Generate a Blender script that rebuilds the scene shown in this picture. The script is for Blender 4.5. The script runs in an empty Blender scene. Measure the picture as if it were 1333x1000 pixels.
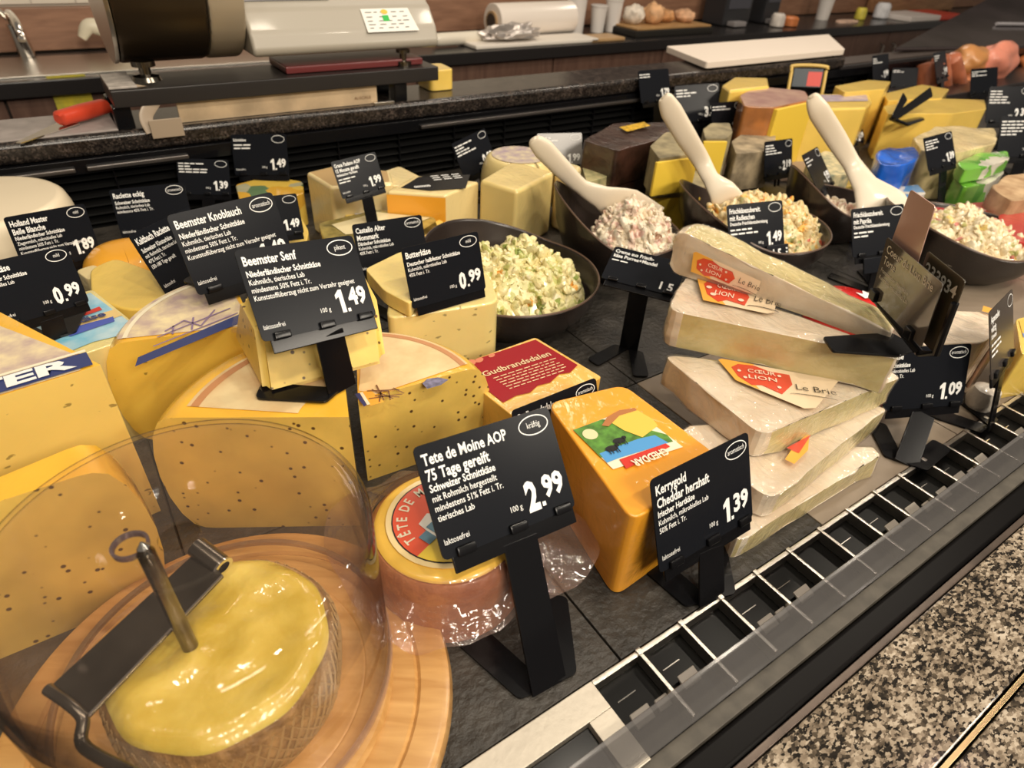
import bpy, bmesh, math, random
from mathutils import Vector, Matrix, Euler, noise
PI = math.pi
random.seed(7)
S = bpy.context.scene
COL = S.collection
# ---------------------------------------------------------------- camera, world, lights, exposure
F_PX = 830.0
CAM_H = 0.42
M = ((0.8310229, -0.5541624, 0.0480094), (-0.3007692, -0.5202789, -0.7992795), (0.4679090, 0.6497799, -0.5990387))
cd = bpy.data.cameras.new('camera'); cam = bpy.data.objects.new('camera', cd); COL.objects.link(cam)
cd.sensor_width = 36; cd.lens = F_PX / 1333 * 36; cd.clip_start = 0.02; cd.clip_end = 60
R3 = Matrix(((M[0][0], -M[1][0], -M[2][0]), (M[0][1], -M[1][1], -M[2][1]), (M[0][2], -M[1][2], -M[2][2])))
cam.matrix_world = Matrix.Translation((0, 0, CAM_H)) @ R3.to_4x4()
cd.dof.use_dof = True; cd.dof.focus_distance = 0.52; cd.dof.aperture_fstop = 9.0
S.camera = cam
S.view_settings.view_transform = 'Standard'; S.view_settings.look = 'None'
S.view_settings.exposure = -0.30; S.view_settings.gamma = 1; S.view_settings.use_curve_mapping = False
w = bpy.data.worlds.new('market_hall'); S.world = w; w.use_nodes = True
w.node_tree.nodes['Background'].inputs[0].default_value = (1.0, 0.88, 0.74, 1)
w.node_tree.nodes['Background'].inputs[1].default_value = 0.20

def lamp(name, loc, target, size, power, col=(1, .885, .72), sizey=None):
    l = bpy.data.lights.new(name, 'AREA'); l.energy = power; l.color = col
    l.size = size
    if sizey: l.shape = 'RECTANGLE'; l.size_y = sizey
    else: l.shape = 'DISK'
    o = bpy.data.objects.new(name, l); COL.objects.link(o); o.location = loc
    o.rotation_euler = (Vector(target) - Vector(loc)).to_track_quat('-Z', 'Y').to_euler()
    return o
# spotlights on the track over the counter, soft fill lights added on the customer side to brighten the cut faces
lamp('track_spotlight', (0.05, 0.50, 1.9), (0.1, 0.4, 0), .10, 3.5)
lamp('track_spotlight', (0.75, 0.50, 1.9), (0.6, 0.35, 0), .10, 5)
lamp('track_spotlight', (1.5, 0.55, 1.9), (1.3, 0.6, 0), .10, 7)
lamp('track_spotlight', (-0.45, 0.45, 1.8), (0.0, 0.3, 0), .10, 3)
lamp('track_spotlight', (0.55, -0.62, 1.9), (0.35, 0.35, 0), .10, 11)
lamp('track_spotlight', (-0.15, -0.60, 1.9), (0.1, 0.4, 0), .10, 9)
lamp('track_spotlight', (1.30, -0.62, 1.9), (0.9, 0.4, 0), .10, 10)
lamp('meat_lamp', (1.83, -0.12, 1.9), (1.9, 0.8, 0), .07, 2.5, (1, .62, .58))
lamp('track_spotlight', (2.3, 0.5, 1.9), (2.1, 0.8, 0), .12, 9)
lamp('front_fill', (0.2, -1.9, 1.7), (0.3, 0.5, 0), .9, 52, (1, .89, .74), .5)  # added fill light, not a lamp of the hall
lamp('front_fill', (2.2, -1.7, 1.7), (1.5, 0.5, 0), .9, 34, (1, .89, .74), .5)
lamp('aisle_lamp', (1.2, 1.9, 1.7), (1.2, 2.1, 0), .9, 10, (1, .88, .74), .3)
lamp('aisle_lamp', (3.4, 2.3, 1.7), (3.2, 2.3, 0), .9, 12, (1, .88, .74), .3)

# ---------------------------------------------------------------- helpers
def ray(px, py):
    c = (px - 666.5, py - 500.0, F_PX)
    return Vector([sum(M[i][k] * c[i] for i in range(3)) for k in range(3)])
def U(px, py, z=0.0):
    d = ray(px, py); return Vector((0, 0, CAM_H)) + d * ((z - CAM_H) / d.z)
def UY(px, py, y):
    d = ray(px, py); return Vector((0, 0, CAM_H)) + d * (y / d.y)

def tag(o, label=None, cat=None, group=None, kind=None):
    if label: o['label'] = label
    if cat: o['category'] = cat
    if group: o['group'] = group
    if kind: o['kind'] = kind
    return o
def T(name, label, cat, loc, group=None, kind=None):
    o = bpy.data.objects.new(name, None); o.location = loc; o.empty_display_size = .02
    COL.objects.link(o); return tag(o, label, cat, group, kind)
def root_loc(o):
    while o.parent: o = o.parent
    return Vector(o.location)
def obj(name, bm, mats, parent=None, origin=None, smooth=True, label=None, kind=None):
    """bm holds world coordinates; the object is linked under its parent (or with its own origin)."""
    off = root_loc(parent) if parent else Vector(origin if origin else (0, 0, 0))
    bmesh.ops.translate(bm, verts=bm.verts, vec=-off)
    me = bpy.data.meshes.new(name); bm.to_mesh(me); bm.free()
    if not isinstance(mats, (list, tuple)): mats = [mats]
    for m in mats: me.materials.append(m)
    if smooth:
        for p in me.polygons: p.use_smooth = True
        try: me.set_sharp_from_angle(angle=math.radians(42))
        except Exception: pass
    o = bpy.data.objects.new(name, me); COL.objects.link(o)
    if smooth and len(me.polygons) < 4000:
        wn = o.modifiers.new('weighted_normal', 'WEIGHTED_NORMAL'); wn.keep_sharp = True; wn.weight = 80
    if parent: o.parent = parent
    else: o.location = off
    if label: o['label'] = label
    if kind: o['kind'] = kind
    return o

def bm_new(): return bmesh.new()
def box(bm, x0, x1, y0, y1, z0, z1, bev=0, mi=0, seg=2):
    r = bmesh.ops.create_cube(bm, size=1)
    vs = r['verts']
    for v in vs: v.co = Vector(((x0 + x1) / 2 + v.co.x * (x1 - x0), (y0 + y1) / 2 + v.co.y * (y1 - y0), (z0 + z1) / 2 + v.co.z * (z1 - z0)))
    fs = set(f for v in vs for f in v.link_faces)
    for f in fs: f.material_index = mi
    if bev: bmesh.ops.bevel(bm, geom=list(set(e for f in fs for e in f.edges)), offset=bev, segments=seg, affect='EDGES', profile=.5, clamp_overlap=True)
    return bm
def poly_prism(bm, base, vec, bev=0, seg=3, capmat=0, sidemats=None, botmat=None):
    """base: list of points (CCW seen from +vec side does not matter), vec: extrusion."""
    base = [Vector(p) for p in base]; n = len(base); vec = Vector(vec)
    a = [bm.verts.new(p) for p in base]; b = [bm.verts.new(p + vec) for p in base]
    f0 = bm.faces.new(a); f1 = bm.faces.new(b); f0.material_index = capmat if botmat is None else botmat; f1.material_index = capmat
    fs = [f0, f1]
    for i in range(n):
        f = bm.faces.new((a[i], a[(i + 1) % n], b[(i + 1) % n], b[i])); fs.append(f)
        f.material_index = sidemats[i] if sidemats else 0
    bmesh.ops.recalc_face_normals(bm, faces=fs)
    if bev: bmesh.ops.bevel(bm, geom=list(set(e for f in fs for e in f.edges)), offset=bev, segments=seg, affect='EDGES', profile=.5, clamp_overlap=True)
    return bm
def rpoly(pts, r, k=4):
    """round the corners of a planar polygon of 3D points"""
    out = []; n = len(pts); pts = [Vector(p) for p in pts]
    for i in range(n):
        p, a, b = pts[i], pts[i - 1], pts[(i + 1) % n]
        rr = r if not isinstance(r, (list, tuple)) else r[i]
        if rr <= 0: out.append(p); continue
        da = (a - p); db = (b - p); ra = min(rr, da.length * .45); rb = min(rr, db.length * .45)
        A = p + da.normalized() * ra; B = p + db.normalized() * rb
        for j in range(k + 1):
            t = j / k; out.append(A.lerp(p, t).lerp(p.lerp(B, t), t))
    return out
def lathe(bm, prof, c, n=48, sx=1, sy=1, rim=None, mi=0, a0=0, a1=None):
    c = Vector(c); rings = []; full = a1 is None
    m = n if full else n + 1
    for (r, z) in prof:
        ring = []
        for i in range(m):
            a = a0 + (2 * PI if full else (a1 - a0)) * i / n
            k = rim(a, r, z) if rim else (0, 1)
            ring.append(bm.verts.new(c + Vector((math.cos(a) * r * sx * k[1], math.sin(a) * r * sy * k[1], z + k[0]))))
        rings.append(ring)
    for j in range(len(rings) - 1):
        for i in range(n):
            i2 = (i + 1) % m
            vs = (rings[j][i], rings[j][i2], rings[j + 1][i2], rings[j + 1][i])
            try: f = bm.faces.new(vs); f.material_index = mi
            except ValueError: pass
    for ring in (rings[0], rings[-1]):
        if full:
            try: f = bm.faces.new(ring); f.material_index = mi
            except ValueError: pass
    bmesh.ops.remove_doubles(bm, verts=bm.verts, dist=1e-6)
    bmesh.ops.recalc_face_normals(bm, faces=bm.faces)
    return bm
def tube(bm, pts, r, n=10, mi=0):
    pts = [Vector(p) for p in pts]; rings = []
    for i, p in enumerate(pts):
        d = (pts[min(i + 1, len(pts) - 1)] - pts[max(i - 1, 0)]).normalized()
        up = Vector((0, 0, 1)) if abs(d.z) < .9 else Vector((1, 0, 0))
        s = d.cross(up).normalized(); t = s.cross(d)
        rr = r[i] if isinstance(r, (list, tuple)) else r
        rings.append([bm.verts.new(p + (s * math.cos(2 * PI * k / n) + t * math.sin(2 * PI * k / n)) * rr) for k in range(n)])
    for j in range(len(rings) - 1):
        for k in range(n):
            f = bm.faces.new((rings[j][k], rings[j][(k + 1) % n], rings[j + 1][(k + 1) % n], rings[j + 1][k])); f.material_index = mi
    bm.faces.new(rings[0]).material_index = mi; bm.faces.new(rings[-1]).material_index = mi
    bmesh.ops.recalc_face_normals(bm, faces=bm.faces)
    return bm
def loft(bm, pts, wid, thk, side, n=16, p=2.4):
    """elliptic sections: wid along 'side', thk across it"""
    pts = [Vector(q) for q in pts]; side = Vector(side).normalized(); rings = []
    for i, q in enumerate(pts):
        d = (pts[min(i + 1, len(pts) - 1)] - pts[max(i - 1, 0)]).normalized()
        s = (side - d * side.dot(d)).normalized(); t = s.cross(d)
        ring = []
        for k in range(n):
            a = 2 * PI * k / n; ca, sa = math.cos(a), math.sin(a)
            u = math.copysign(abs(ca) ** (2 / p), ca); v = math.copysign(abs(sa) ** (2 / p), sa)
            ring.append(bm.verts.new(q + s * u * wid[i] / 2 + t * v * thk[i] / 2))
        rings.append(ring)
    for j in range(len(rings) - 1):
        for k in range(n): bm.faces.new((rings[j][k], rings[j][(k + 1) % n], rings[j + 1][(k + 1) % n], rings[j + 1][k]))
    bm.faces.new(rings[0]); bm.faces.new(rings[-1])
    bmesh.ops.recalc_face_normals(bm, faces=bm.faces)
    return bm
def smooth_path(pts, k=6):
    pts = [Vector(p) for p in pts]; out = []
    P = [pts[0] * 2 - pts[1]] + pts + [pts[-1] * 2 - pts[-2]]
    for i in range(1, len(P) - 2):
        for j in range(k):
            t = j / k; a, b, c, d = P[i - 1], P[i], P[i + 1], P[i + 2]
            out.append(.5 * ((2 * b) + (-a + c) * t + (2 * a - 5 * b + 4 * c - d) * t * t + (-a + 3 * b - 3 * c + d) * t ** 3))
    out.append(pts[-1]); return out
def roughen(bm, amp, scale, cuts=0, seed=0):
    if cuts: bmesh.ops.subdivide_edges(bm, edges=bm.edges[:], cuts=cuts, use_grid_fill=True)
    bm.normal_update()
    for v in bm.verts:
        v.co += v.normal * noise.noise(v.co * scale + Vector((seed, seed * 2.3, 0))) * amp
    return bm

# ---------------------------------------------------------------- materials
MC = {}
def ramp(nt, stops, interp='LINEAR'):
    r = nt.nodes.new('ShaderNodeValToRGB'); r.color_ramp.interpolation = interp
    e = r.color_ramp.elements
    while len(e) < len(stops): e.new(.5)
    for i, (p, c) in enumerate(stops):
        e[i].position = p; e[i].color = (*c, 1) if len(c) == 3 else c
    return r
def mat(name, col=(.5, .5, .5), rough=.5, metal=0, coat=0, spec=.5, sss=0, var=None, vscale=40, bump=0, bscale=60, seeds=0, sscale=150,
        holes=0, film=0, stretch=None, alpha=1, col2=None, trans=0, emit=0, seedcol=(.10, .05, .015), ior=None):
    if name in MC: return MC[name]
    m = bpy.data.materials.new(name); m.use_nodes = True; nt = m.node_tree; N = nt.nodes; L = nt.links
    b = N['Principled BSDF']; b.inputs['Base Color'].default_value = (*col, 1); b.inputs['Roughness'].default_value = rough
    b.inputs['Metallic'].default_value = metal; b.inputs['Coat Weight'].default_value = coat; b.inputs['Coat Roughness'].default_value = .08
    b.inputs['Specular IOR Level'].default_value = spec; b.inputs['Alpha'].default_value = alpha
    if ior: b.inputs['IOR'].default_value = ior
    b.inputs['Transmission Weight'].default_value = trans
    if sss:
        b.inputs['Subsurface Weight'].default_value = sss; b.inputs['Subsurface Scale'].default_value = .004
        b.inputs['Subsurface Radius'].default_value = (1, .6, .25)
    if emit: b.inputs['Emission Color'].default_value = (*col, 1); b.inputs['Emission Strength'].default_value = emit
    tc = N.new('ShaderNodeTexCoord'); vec = tc.outputs['Object']
    if stretch:
        mp = N.new('ShaderNodeMapping'); mp.inputs['Scale'].default_value = stretch[:3]
        if len(stretch) > 3: mp.inputs['Rotation'].default_value = (0, 0, stretch[3])
        L.new(vec, mp.inputs[0]); vec = mp.outputs[0]
    cur = None
    if var or col2:
        n = N.new('ShaderNodeTexNoise'); n.inputs['Scale'].default_value = vscale; n.inputs['Detail'].default_value = 5; L.new(vec, n.inputs['Vector'])
        c2 = col2 if col2 else tuple(max(0, c * (1 - var)) for c in col); c1 = col if col2 else tuple(min(1, c * (1 + var)) for c in col)
        r = ramp(nt, [(.33, c2), (.67, c1)]); L.new(n.outputs['Fac'], r.inputs[0]); cur = r.outputs[0]
    def mixc(fac, colr, cur):
        mx = N.new('ShaderNodeMix'); mx.data_type = 'RGBA'; L.new(fac, mx.inputs[0])
        if cur: L.new(cur, mx.inputs[6])
        else: mx.inputs[6].default_value = (*col, 1)
        mx.inputs[7].default_value = (*colr, 1); return mx.outputs[2]
    if seeds:
        v = N.new('ShaderNodeTexVoronoi'); v.inputs['Scale'].default_value = sscale; L.new(tc.outputs['Object'], v.inputs['Vector'])
        r = ramp(nt, [(0, (1, 1, 1)), (.14, (1, 1, 1)), (.22, (0, 0, 0))]); L.new(v.outputs['Distance'], r.inputs[0])
        sp = N.new('ShaderNodeSeparateColor'); L.new(v.outputs['Color'], sp.inputs[0])
        g = N.new('ShaderNodeMath'); g.operation = 'LESS_THAN'; g.inputs[1].default_value = seeds; L.new(sp.outputs[0], g.inputs[0])
        mu = N.new('ShaderNodeMath'); mu.operation = 'MULTIPLY'; L.new(r.outputs[0], mu.inputs[0]); L.new(g.outputs[0], mu.inputs[1])
        cur = mixc(mu.outputs[0], seedcol, cur)
    hb = None
    if holes:
        mp = N.new('ShaderNodeMapping'); mp.inputs['Scale'].default_value = (1, 1, 1.7); mp.inputs['Rotation'].default_value = (.3, .5, .4); L.new(tc.outputs['Object'], mp.inputs[0])
        nd = N.new('ShaderNodeTexNoise'); nd.inputs['Scale'].default_value = 120; L.new(mp.outputs[0], nd.inputs['Vector'])
        ad = N.new('ShaderNodeMixRGB'); ad.inputs[0].default_value = .012; L.new(mp.outputs[0], ad.inputs[1]); L.new(nd.outputs['Color'], ad.inputs[2])
        v = N.new('ShaderNodeTexVoronoi'); v.inputs['Scale'].default_value = 75; L.new(ad.outputs[0], v.inputs['Vector'])
        r = ramp(nt, [(0, (1, 1, 1)), (.13, (1, 1, 1)), (.20, (0, 0, 0))]); L.new(v.outputs['Distance'], r.inputs[0])
        sp = N.new('ShaderNodeSeparateColor'); L.new(v.outputs['Color'], sp.inputs[0])
        g = N.new('ShaderNodeMath'); g.operation = 'LESS_THAN'; g.inputs[1].default_value = holes; L.new(sp.outputs[1], g.inputs[0])
        mu = N.new('ShaderNodeMath'); mu.operation = 'MULTIPLY'; L.new(r.outputs[0], mu.inputs[0]); L.new(g.outputs[0], mu.inputs[1])
        hb = mu.outputs[0]; cur = mixc(hb, tuple(c * .42 for c in col), cur)
    if cur: L.new(cur, b.inputs['Base Color'])
    if bump or hb:
        n = N.new('ShaderNodeTexNoise'); n.inputs['Scale'].default_value = bscale; n.inputs['Detail'].default_value = 6; L.new(vec, n.inputs['Vector'])
        bp = N.new('ShaderNodeBump'); bp.inputs['Strength'].default_value = bump if bump else .1; bp.inputs['Distance'].default_value = .002
        if hb:
            s = N.new('ShaderNodeMath'); s.operation = 'SUBTRACT'; L.new(n.outputs['Fac'], s.inputs[0]); L.new(hb, s.inputs[1]); L.new(s.outputs[0], bp.inputs['Height'])
        else: L.new(n.outputs['Fac'], bp.inputs['Height'])
        L.new(bp.outputs[0], b.inputs['Normal'])
    if film:   # cling-film wrinkles live in the clear coat
        mp = N.new('ShaderNodeMapping'); mp.inputs['Scale'].default_value = (1, .6, .8); mp.inputs['Rotation'].default_value = (.2, .3, .7); L.new(tc.outputs['Object'], mp.inputs[0])
        n = N.new('ShaderNodeTexNoise'); n.inputs['Scale'].default_value = 45; n.inputs['Detail'].default_value = 3; n.inputs['Distortion'].default_value = 2.5; L.new(mp.outputs[0], n.inputs['Vector'])
        bp = N.new('ShaderNodeBump'); bp.inputs['Strength'].default_value = film; bp.inputs['Distance'].default_value = .004; L.new(n.outputs['Fac'], bp.inputs['Height'])
        L.new(bp.outputs[0], b.inputs['Coat Normal']); b.inputs['Coat Weight'].default_value = 1
    MC[name] = m; return m
def clear(name, tint=(1, 1, 1), gloss=.08, milky=0, milkcol=(.8, .8, .8), rough=.03, wrinkle=0, fres=.5, edge=None):
    """thin clear plastic: transparent body, fresnel gloss, optional haze of its own"""
    if name in MC: return MC[name]
    m = bpy.data.materials.new(name); m.use_nodes = True; nt = m.node_tree; N = nt.nodes; L = nt.links
    N.remove(N['Principled BSDF']); out = N['Material Output']
    tr = N.new('ShaderNodeBsdfTransparent'); tr.inputs[0].default_value = (*tint, 1)
    if edge:   # the longer way through the plastic at grazing angles
        lw = N.new('ShaderNodeLayerWeight'); lw.inputs['Blend'].default_value = .5
        er = ramp(nt, [(.0, tint), (.62, tint), (1.0, edge)]); L.new(lw.outputs['Facing'], er.inputs[0]); L.new(er.outputs[0], tr.inputs[0])
    gl = N.new('ShaderNodeBsdfGlossy'); gl.inputs['Roughness'].default_value = rough
    df = N.new('ShaderNodeBsdfDiffuse'); df.inputs[0].default_value = (*milkcol, 1)
    m1 = N.new('ShaderNodeMixShader'); m1.inputs[0].default_value = milky; L.new(tr.outputs[0], m1.inputs[1]); L.new(df.outputs[0], m1.inputs[2])
    fr = N.new('ShaderNodeLayerWeight'); fr.inputs['Blend'].default_value = .5
    pw = N.new('ShaderNodeMath'); pw.operation = 'POWER'; pw.inputs[1].default_value = 4.0; L.new(fr.outputs['Facing'], pw.inputs[0])
    ad = N.new('ShaderNodeMath'); ad.operation = 'MULTIPLY_ADD'; ad.inputs[1].default_value = fres; ad.inputs[2].default_value = gloss * .5; ad.use_clamp = True; L.new(pw.outputs[0], ad.inputs[0])
    m2 = N.new('ShaderNodeMixShader'); L.new(ad.outputs[0], m2.inputs[0]); L.new(m1.outputs[0], m2.inputs[1]); L.new(gl.outputs[0], m2.inputs[2])
    if wrinkle:
        tc = N.new('ShaderNodeTexCoord'); n = N.new('ShaderNodeTexNoise'); n.inputs['Scale'].default_value = 60; n.inputs['Distortion'].default_value = 2; L.new(tc.outputs['Object'], n.inputs['Vector'])
        bp = N.new('ShaderNodeBump'); bp.inputs['Strength'].default_value = wrinkle * .5; bp.inputs['Distance'].default_value = .003; L.new(n.outputs['Fac'], bp.inputs['Height'])
        L.new(bp.outputs[0], gl.inputs['Normal']); L.new(bp.outputs[0], fr.inputs['Normal'])
    L.new(m2.outputs[0], out.inputs[0]); MC[name] = m; return m
def granite(name, stops, scale, rough=.12, stretch=(1, 1.7, 1, .5)):
    if name in MC: return MC[name]
    m = bpy.data.materials.new(name); m.use_nodes = True; nt = m.node_tree; N = nt.nodes; L = nt.links; b = N['Principled BSDF']
    tc = N.new('ShaderNodeTexCoord'); mp = N.new('ShaderNodeMapping'); mp.inputs['Scale'].default_value = stretch[:3]; mp.inputs['Rotation'].default_value = (0, 0, stretch[3]); L.new(tc.outputs['Object'], mp.inputs[0])
    nd = N.new('ShaderNodeTexNoise'); nd.inputs['Scale'].default_value = scale * 1.3; L.new(mp.outputs[0], nd.inputs['Vector'])
    ad = N.new('ShaderNodeMixRGB'); ad.inputs[0].default_value = .006 * 250 / scale; L.new(mp.outputs[0], ad.inputs[1]); L.new(nd.outputs['Color'], ad.inputs[2])
    v = N.new('ShaderNodeTexVoronoi'); v.inputs['Scale'].default_value = scale; L.new(ad.outputs[0], v.inputs['Vector'])
    sp = N.new('ShaderNodeSeparateColor'); L.new(v.outputs['Color'], sp.inputs[0])
    n2 = N.new('ShaderNodeTexNoise'); n2.inputs['Scale'].default_value = scale * .12; n2.inputs['Detail'].default_value = 4; L.new(tc.outputs['Object'], n2.inputs['Vector'])
    mx = N.new('ShaderNodeMath'); mx.operation = 'MULTIPLY_ADD'; mx.inputs[1].default_value = .7; L.new(sp.outputs[0], mx.inputs[0])
    m3 = N.new('ShaderNodeMath'); m3.operation = 'MULTIPLY_ADD'; m3.inputs[1].default_value = .9; m3.inputs[2].default_value = -.3; L.new(n2.outputs['Fac'], m3.inputs[0]); L.new(m3.outputs[0], mx.inputs[2])
    r = ramp(nt, stops); L.new(mx.outputs[0], r.inputs[0]); L.new(r.outputs[0], b.inputs['Base Color'])
    b.inputs['Roughness'].default_value = rough
    MC[name] = m; return m
def wood(name, c1, c2, scale=18, rough=.4, rot=0, coat=0, stretch=(1, 8, 8)):
    if name in MC: return MC[name]
    m = bpy.data.materials.new(name); m.use_nodes = True; nt = m.node_tree; N = nt.nodes; L = nt.links; b = N['Principled BSDF']
    tc = N.new('ShaderNodeTexCoord'); mp = N.new('ShaderNodeMapping'); mp.inputs['Rotation'].default_value = (0, 0, rot); L.new(tc.outputs['Object'], mp.inputs[0])
    mp2 = N.new('ShaderNodeMapping'); mp2.inputs['Scale'].default_value = stretch; L.new(mp.outputs[0], mp2.inputs[0])
    n = N.new('ShaderNodeTexNoise'); n.inputs['Scale'].default_value = scale; n.inputs['Detail'].default_value = 7; n.inputs['Distortion'].default_value = .6; L.new(mp2.outputs[0], n.inputs['Vector'])
    r = ramp(nt, [(.3, c2), (.7, c1)]); L.new(n.outputs['Fac'], r.inputs[0]); L.new(r.outputs[0], b.inputs['Base Color'])
    b.inputs['Roughness'].default_value = rough; b.inputs['Coat Weight'].default_value = coat; b.inputs['Coat Roughness'].default_value = .2
    bp = N.new('ShaderNodeBump'); bp.inputs['Strength'].default_value = .15; bp.inputs['Distance'].default_value = .001; L.new(n.outputs['Fac'], bp.inputs['Height']); L.new(bp.outputs[0], b.inputs['Normal'])
    MC[name] = m; return m
def multi(name, stops, scale, rough=.4, coat=.5, bump=.4, bscale=200, dist=.6):
    """random cells of several colours (salads, printed pictures)"""
    if name in MC: return MC[name]
    m = bpy.data.materials.new(name); m.use_nodes = True; nt = m.node_tree; N = nt.nodes; L = nt.links; b = N['Principled BSDF']
    tc = N.new('ShaderNodeTexCoord'); nd = N.new('ShaderNodeTexNoise'); nd.inputs['Scale'].default_value = scale * .8; L.new(tc.outputs['Object'], nd.inputs['Vector'])
    ad = N.new('ShaderNodeMixRGB'); ad.inputs[0].default_value = dist / scale; L.new(tc.outputs['Object'], ad.inputs[1]); L.new(nd.outputs['Color'], ad.inputs[2])
    v = N.new('ShaderNodeTexVoronoi'); v.inputs['Scale'].default_value = scale; L.new(ad.outputs[0], v.inputs['Vector'])
    sp = N.new('ShaderNodeSeparateColor'); L.new(v.outputs['Color'], sp.inputs[0])
    r = ramp(nt, stops, 'CONSTANT'); L.new(sp.outputs[0], r.inputs[0]); L.new(r.outputs[0], b.inputs['Base Color'])
    b.inputs['Roughness'].default_value = rough; b.inputs['Coat Weight'].default_value = coat; b.inputs['Coat Roughness'].default_value = .15
    if bump:
        n = N.new('ShaderNodeTexNoise'); n.inputs['Scale'].default_value = bscale; L.new(tc.outputs['Object'], n.inputs['Vector'])
        bp = N.new('ShaderNodeBump'); bp.inputs['Strength'].default_value = bump; bp.inputs['Distance'].default_value = .002; L.new(n.outputs['Fac'], bp.inputs['Height']); L.new(bp.outputs[0], b.inputs['Normal'])
    MC[name] = m; return m

BLACK = mat('black_plastic', (.005, .005, .006), .20, spec=.28)
CARD = mat('black_card', (.008, .009, .012), .26, spec=.14)
WHITE = mat('white_print', (.85, .85, .83), .5)
STEEL = mat('brushed_steel', (.62, .58, .52), .28, metal=1, bump=.08, bscale=300, stretch=(1, 30, 30))
CHROME = mat('chrome', (.80, .76, .70), .12, metal=1)
DSTEEL = mat('dark_steel', (.20, .18, .15), .22, metal=1, var=.35, vscale=40)
GOUDA = mat('gouda_paste', (.86, .57, .085), .42, sss=.15, var=.07, vscale=12, holes=.30, film=.4)
YOUNG = mat('young_gouda_paste', (.88, .62, .16), .42, sss=.15, var=.06, vscale=12, holes=.32, film=.4)
MUSTARD = mat('mustard_seed_paste', (.80, .55, .12), .40, sss=.15, var=.13, vscale=22, seeds=.66, sscale=118, film=.22, bump=.2, bscale=50)
RINDY = mat('yellow_wax_rind', (.90, .50, .045), .32, sss=.1, var=.08, vscale=15, film=.25)
CREAM = mat('butter_cheese_paste', (.84, .68, .27), .42, sss=.2, var=.05, vscale=20, holes=.5, film=.25)
PALE = mat('pale_paste', (.86, .70, .36), .42, sss=.2, var=.05, vscale=20, film=.35)
YEL = mat('yellow_paste', (.86, .60, .12), .45, sss=.1, var=.07, vscale=14, film=.2)
CHEDDAR = mat('cheddar_orange', (.88, .38, .025), .36, sss=.2, var=.06, vscale=10, bump=.12, bscale=35, film=.35)
ORANGE = mat('orange_rind', (.80, .27, .02), .4, var=.1, film=.2)
BROWNR = mat('brown_washed_rind', (.36, .13, .03), .45, var=.35, vscale=25, bump=.3, film=.3)
GREYR = mat('grey_mould_rind', (.34, .27, .17), .7, var=.45, vscale=40, bump=.5, bscale=90)
WAXB = mat('dark_cherry_wax', (.045, .018, .012), .3, var=.5, vscale=30, bump=.7, bscale=45, film=.8)
BRIND = mat('white_brie_rind', (.80, .72, .60), .42, sss=.1, col2=(.66, .52, .37), vscale=20, bump=.6, bscale=55, film=1)
BPASTE = mat('brie_paste', (.68, .59, .30), .38, sss=.25, col2=(.54, .43, .17), vscale=28, bump=.6, bscale=45, film=1)
PAPER = mat('cream_paper', (.86, .78, .58), .45, coat=.4)
RED = mat('red_print', (.62, .035, .02), .35, coat=.5)
DRED = mat('deep_red_print', (.30, .006, .012), .4, coat=.1, spec=.2)
ORPRINT = mat('orange_print', (.86, .42, .06), .4, coat=.4)
NAVY = mat('navy_print', (.03, .045, .16), .35, coat=.5)
LILAC = mat('lilac_print', (.56, .44, .40), .4, coat=.5, col2=(.80, .64, .38), vscale=45)
BROWNINK = mat('brown_ink', (.20, .09, .04), .5)
GREENP = mat('green_print', (.09, .24, .03), .4, coat=.4, var=.4, vscale=150)
BLUEP = mat('blue_print', (.08, .32, .66), .4, coat=.4)
BLACKINK = mat('black_ink', (.01, .01, .01), .4)
SPOON = mat('bone_melamine', (.78, .68, .53), .35, coat=.2)
FILM = clear('cling_film', (1, .98, .95), .10, .03, (.9, .85, .8), .06, .8)
ACRYL = clear('dome_acrylic', (.985, .962, .95), .03, .010, (.9, .75, .65), .02, 0, .6, (.13, .08, .08))

# ---------------------------------------------------------------- lettering
def text_bm(bm, s, x, y, size, mw, width=None, cond=.80, bold=.0, align='LEFT', ext=.0004, mi=0, rot=0):
    """adds flat lettering to bm; mw maps the local plane (metres) to the world"""
    cu = bpy.data.curves.new('lettering', 'FONT'); cu.body = s; cu.size = size; cu.resolution_u = 2; cu.offset = bold * size; cu.extrude = 0; cu.align_x = 'LEFT'
    o = bpy.data.objects.new('lettering', cu); COL.objects.link(o)
    dg = bpy.context.evaluated_depsgraph_get(); me = bpy.data.meshes.new_from_object(o.evaluated_get(dg))
    xs = [v.co.x for v in me.vertices]
    if xs:
        x1 = max(xs); x0 = min(xs); k = cond if width is None else width / max(1e-6, x1 - x0)
        ww = (x1 - x0) * k; sh = {'LEFT': 0, 'CENTER': -ww / 2, 'RIGHT': -ww}[align]
        rm = Matrix.Translation((x, y, 0)) @ Matrix.Rotation(rot, 4, 'Z')
        vs = [bm.verts.new(mw @ (rm @ Vector(((v.co.x - x0) * k + sh, v.co.y, ext)))) for v in me.vertices]
        for p in me.polygons:
            try: f = bm.faces.new([vs[i] for i in p.vertices]); f.material_index = mi
            except ValueError: pass
    bpy.data.objects.remove(o); bpy.data.curves.remove(cu); bpy.data.meshes.remove(me)
def flat(bm, pts, mw, z=.0003, mi=0):
    f = bm.faces.new([bm.verts.new(mw @ Vector((p[0], p[1], z))) for p in pts]); f.material_index = mi; return f
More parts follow.
